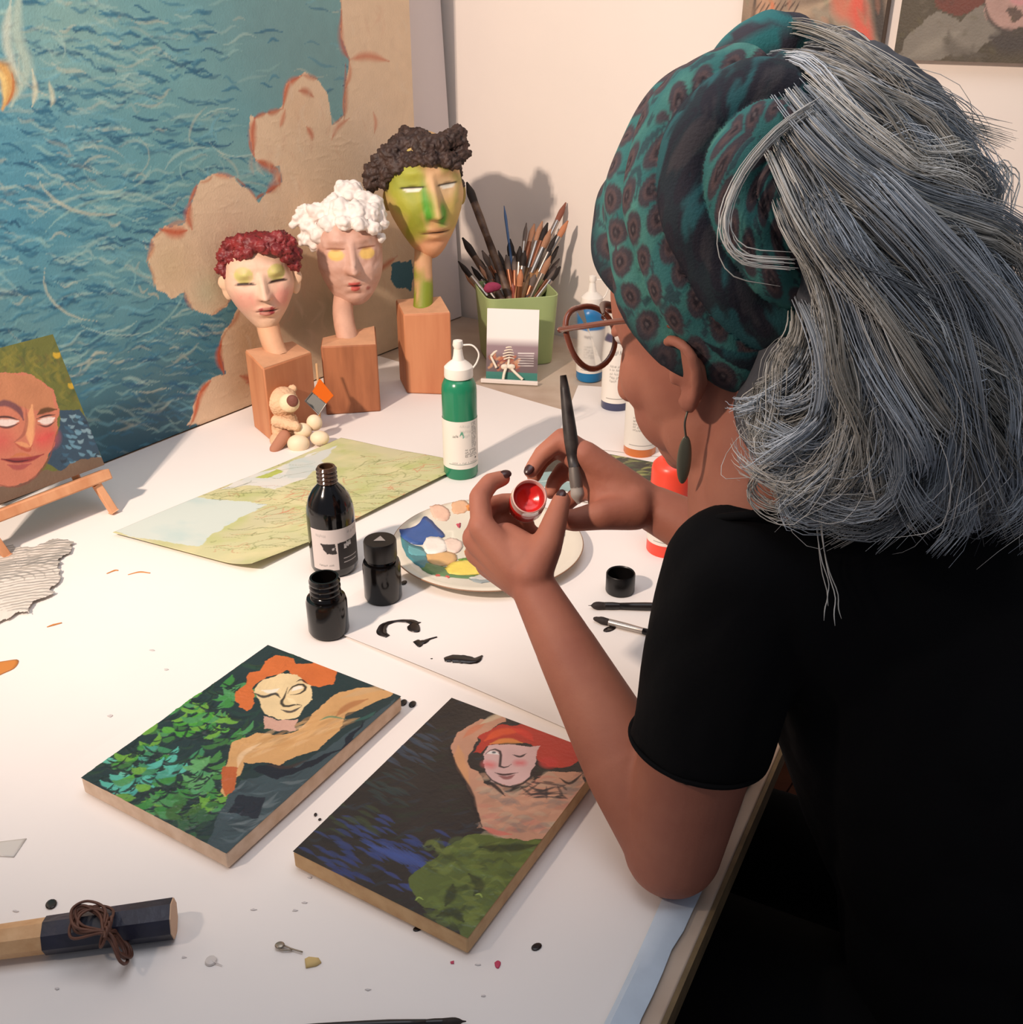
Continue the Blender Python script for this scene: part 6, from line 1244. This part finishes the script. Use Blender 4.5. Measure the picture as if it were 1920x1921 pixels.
for lk_ in range(230):        # locks of hair, each a bundle that waves and curls as one
    ka, kb, n = fam[rn.choice(len(fam), p=wts)]; f_ = rn.uniform(-.1, 1.1)
    base = smoothcurve(gk[ka] * (1 - f_) + gk[kb] * f_ + rn.normal(0, .006, 3), NPT) - away * rn.uniform(-.016, .010)
    L_ = rn.uniform(.7, 1.0); base = smoothcurve(base[:max(8, int(NPT * L_))], NPT)
    wf_, wp_, wa_ = rn.uniform(5, 10), rn.uniform(0, 6), rn.uniform(.004, .012); wd_ = nrm(rn.normal(0, 1, 3)); rc_, om_, ph = rn.uniform(.006, .024), rn.uniform(3, 7.5) * rn.choice([-1, 1]), rn.uniform(0, 6); s2_ = np.clip((tt_ - .5) / .5, 0, 1)
    if ka[0] == 'd': rc_ *= .5; wa_ *= .5
    base = base + (np.sin(tt_ * wf_ + wp_) * wa_ * np.clip(tt_ * 2.5, 0, 1))[:, None] * wd_ + (rc_ * s2_)[:, None] * ((np.cos(om_ * s2_ + ph) - math.cos(ph))[:, None] * _R + (np.sin(om_ * s2_ + ph) - math.sin(ph))[:, None] * _U)
    Tb, Nb, Bb = frames(base); rad_ = rn.uniform(.007, .013) * (.45 + .75 * np.sin(PI * np.clip(tt_ * .9 + .12, 0, 1))) * (1 - .45 * tt_); tw_ = rn.uniform(-2.5, 2.5)
    sh_ = rn.uniform(0, 1); bc = np.array([200, 201, 202]) * (.76 + .40 * sh_) + (np.array([-6, 0, 6]) if rn.random() < .45 else np.array([6, 1, -9]))
    if rn.random() < .12: bc = bc * .62
    for k_ in range(37):
        q_r, q_a = math.sqrt(rn.uniform(0, 1)), rn.uniform(0, 2 * PI); an = q_a + tw_ * tt_
        g = base + (rad_ * q_r)[:, None] * (np.cos(an)[:, None] * Nb + .7 * np.sin(an)[:, None] * Bb) + rn.normal(0, 1, 3) * (.0006 + .005 * tt_ ** 3)[:, None] + tuck
        strand(g, rn.uniform(.00024, .00048), np.clip(bc * rn.uniform(.80, 1.16), 20, 250))
for i in range(220):          # flyaway single hairs
    ka, kb, n = fam[rn.integers(len(fam))]; f_ = rn.uniform(-.1, 1.1); g = smoothcurve(gk[ka] * (1 - f_) + gk[kb] * f_, NPT); g = g + tuck + rn.normal(0, .014, 3) * tt_[:, None] + np.stack([np.sin(tt_ * rn.uniform(4, 11) + j) for j in (rn.uniform(0, 6), rn.uniform(0, 6), rn.uniform(0, 6))], 1) * .012 * (tt_ ** 1.3)[:, None]
    strand(g, .00028, (214, 210, 204))
for L_, n in (([(1520, 200, .66), (1450, 250, .655), (1385, 330, .655), (1354, 420, .655), (1385, 480, .652), (1480, 492, .65)], 16), ([(1540, 900, .69), (1535, 980, .70), (1545, 1060, .70), (1560, 1110, .70), (1558, 1140, .70), (1560, 1160, .70)], 4), ([(1480, 850, .69), (1430, 880, .70), (1410, 920, .71), (1440, 950, .71), (1500, 960, .70), (1560, 950, .70)], 16), ([(1510, 80, .74), (1580, 60, .74), (1640, 110, .72), (1660, 200, .71), (1650, 300, .70), (1640, 340, .70)], 10), ([(1780, 330, .70), (1850, 350, .70), (1880, 310, .71), (1900, 330, .71), (1880, 400, .71), (1900, 440, .71)], 10)):
    g0 = smoothcurve(np.array([Q(*q) for q in L_]), NPT)
    for i in range(n): strand(g0 + rn.normal(0, .0022, 3) + rn.normal(0, .004, 3) * tt_[:, None], .0005, np.clip(np.array([206, 203, 196]) + rn.normal(0, 14), 30, 235))
S = np.array(SV); nS = len(S); T = np.gradient(S, axis=1); T /= np.linalg.norm(T, axis=2, keepdims=True) + 1e-9
nx_ = np.cross(T, np.array([.3, .2, 1.0])); nx_ /= np.linalg.norm(nx_, axis=2, keepdims=True) + 1e-9; ny_ = np.cross(T, nx_)
tp_ = np.clip(np.minimum(1, (1 - tt_) * 5 + .25), 0, 1)
rr_ = np.array(R_)[:, None] * tp_[None]
ring_ = [S + rr_[..., None] * (math.cos(a) * nx_ + math.sin(a) * ny_) for a in (0, 2 * PI / 3, 4 * PI / 3)]
HV = np.stack(ring_, 2).reshape(-1, 3)
ii = np.arange(nS * NPT * 3).reshape(nS, NPT, 3); f3 = []
for k_ in range(3):
    j = (k_ + 1) % 3; f3.append(np.stack([ii[:, :-1, k_], ii[:, 1:, k_], ii[:, 1:, j], ii[:, :-1, j]], -1).reshape(-1, 4))
HF = np.concatenate(f3); HCc = np.repeat(lin(np.array(SC_))[:, None, :], NPT * 3, 1).reshape(-1, 3)
hair_m = vmat('grey_hair', .45, bump=0)
ms = []
for k_, g in gk.items():
    c_ = smoothcurve(g, 12); away = nrm(HC - CAM)
    for i, p_ in enumerate(c_): ms.append(ellipsoid(p_ + away * (.038 if k_[0] != 'a' else .032), (.022, .022, .022) if 1 < i < 9 else (.010, .010, .010), 10, 7))
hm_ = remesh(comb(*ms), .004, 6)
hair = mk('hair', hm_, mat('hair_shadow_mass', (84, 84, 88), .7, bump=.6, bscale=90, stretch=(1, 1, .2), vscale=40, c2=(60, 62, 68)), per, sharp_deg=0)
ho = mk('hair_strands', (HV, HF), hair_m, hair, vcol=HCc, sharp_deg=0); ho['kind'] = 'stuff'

# --- glasses and earring
gm = mat('brown_acetate_frame', (118, 62, 42), .25, coat=.5)
gl = mk('glasses', comb(*[tube(smoothcurve([hd(*q) for q in pts], 24), .0024, 10) for pts in ([(.106, .068, .020), (.07, .078, .018), (.02, .081, .012), (-.012, .080, .0)], [(.106, -.068, .020), (.07, -.078, .018), (.02, -.081, .012), (-.012, -.080, .0)])], tube(smoothcurve([hd(.108, .010, .014), hd(.111, 0, .018), hd(.108, -.010, .014)], 8), .0024, 10)), gm, per, sharp_deg=0); gl['label'] = 'brown framed glasses'
for s_ in (1, -1):
    rimp = []
    for a in np.linspace(0, 2 * PI, 40, endpoint=False):
        x = math.cos(a); y = math.sin(a); up_ = .006 * max(0, x) if y > 0 else 0
        rimp.append(hd(.106 - .004 * abs(x), s_ * (.038 + .029 * x), .004 + .026 * y + up_))
    rimp = np.array(rimp); rm = mk('rim', tube(np.concatenate([rimp, rimp[:2]]), .0026, 10, False), gm, gl, sharp_deg=0)
    c_ = rimp.mean(0); nl = nrm(np.cross(rimp[0] - c_, rimp[10] - c_))
    V = np.concatenate([[c_ + nl * .0006], rimp + nl * .0006, [c_ - nl * .0006], rimp - nl * .0006]); m_ = 40
    fs = [(0, 1 + i, 1 + (i + 1) % m_) for i in range(m_)] + [(m_ + 1, m_ + 2 + (i + 1) % m_, m_ + 2 + i) for i in range(m_)] + [(1 + i, m_ + 2 + i, m_ + 2 + (i + 1) % m_, 1 + (i + 1) % m_) for i in range(m_)]
    mk('lens', (V, fs), mat('clear_lens', (244, 248, 250), .03, trans=1.0), gl)
lob = hd(.000, .081, -.066)
er = mk('earring', tube(smoothcurve([lob + [0, 0, .004], lob + [-.002, -.003, -.006], lob + [0, -.002, -.018]], 10), .0009, 8), mat('dark_silver', (110, 104, 92), .35, metal=.8), per, sharp_deg=0); er['label'] = 'dangling leaf earring'
mk('pendant', ellipsoid(lob + [0, -.002, -.036], (.0055, .0018, .020), 18, 14), mat('dull_green_metal', (112, 110, 92), .4, metal=.5), er, sharp_deg=0)
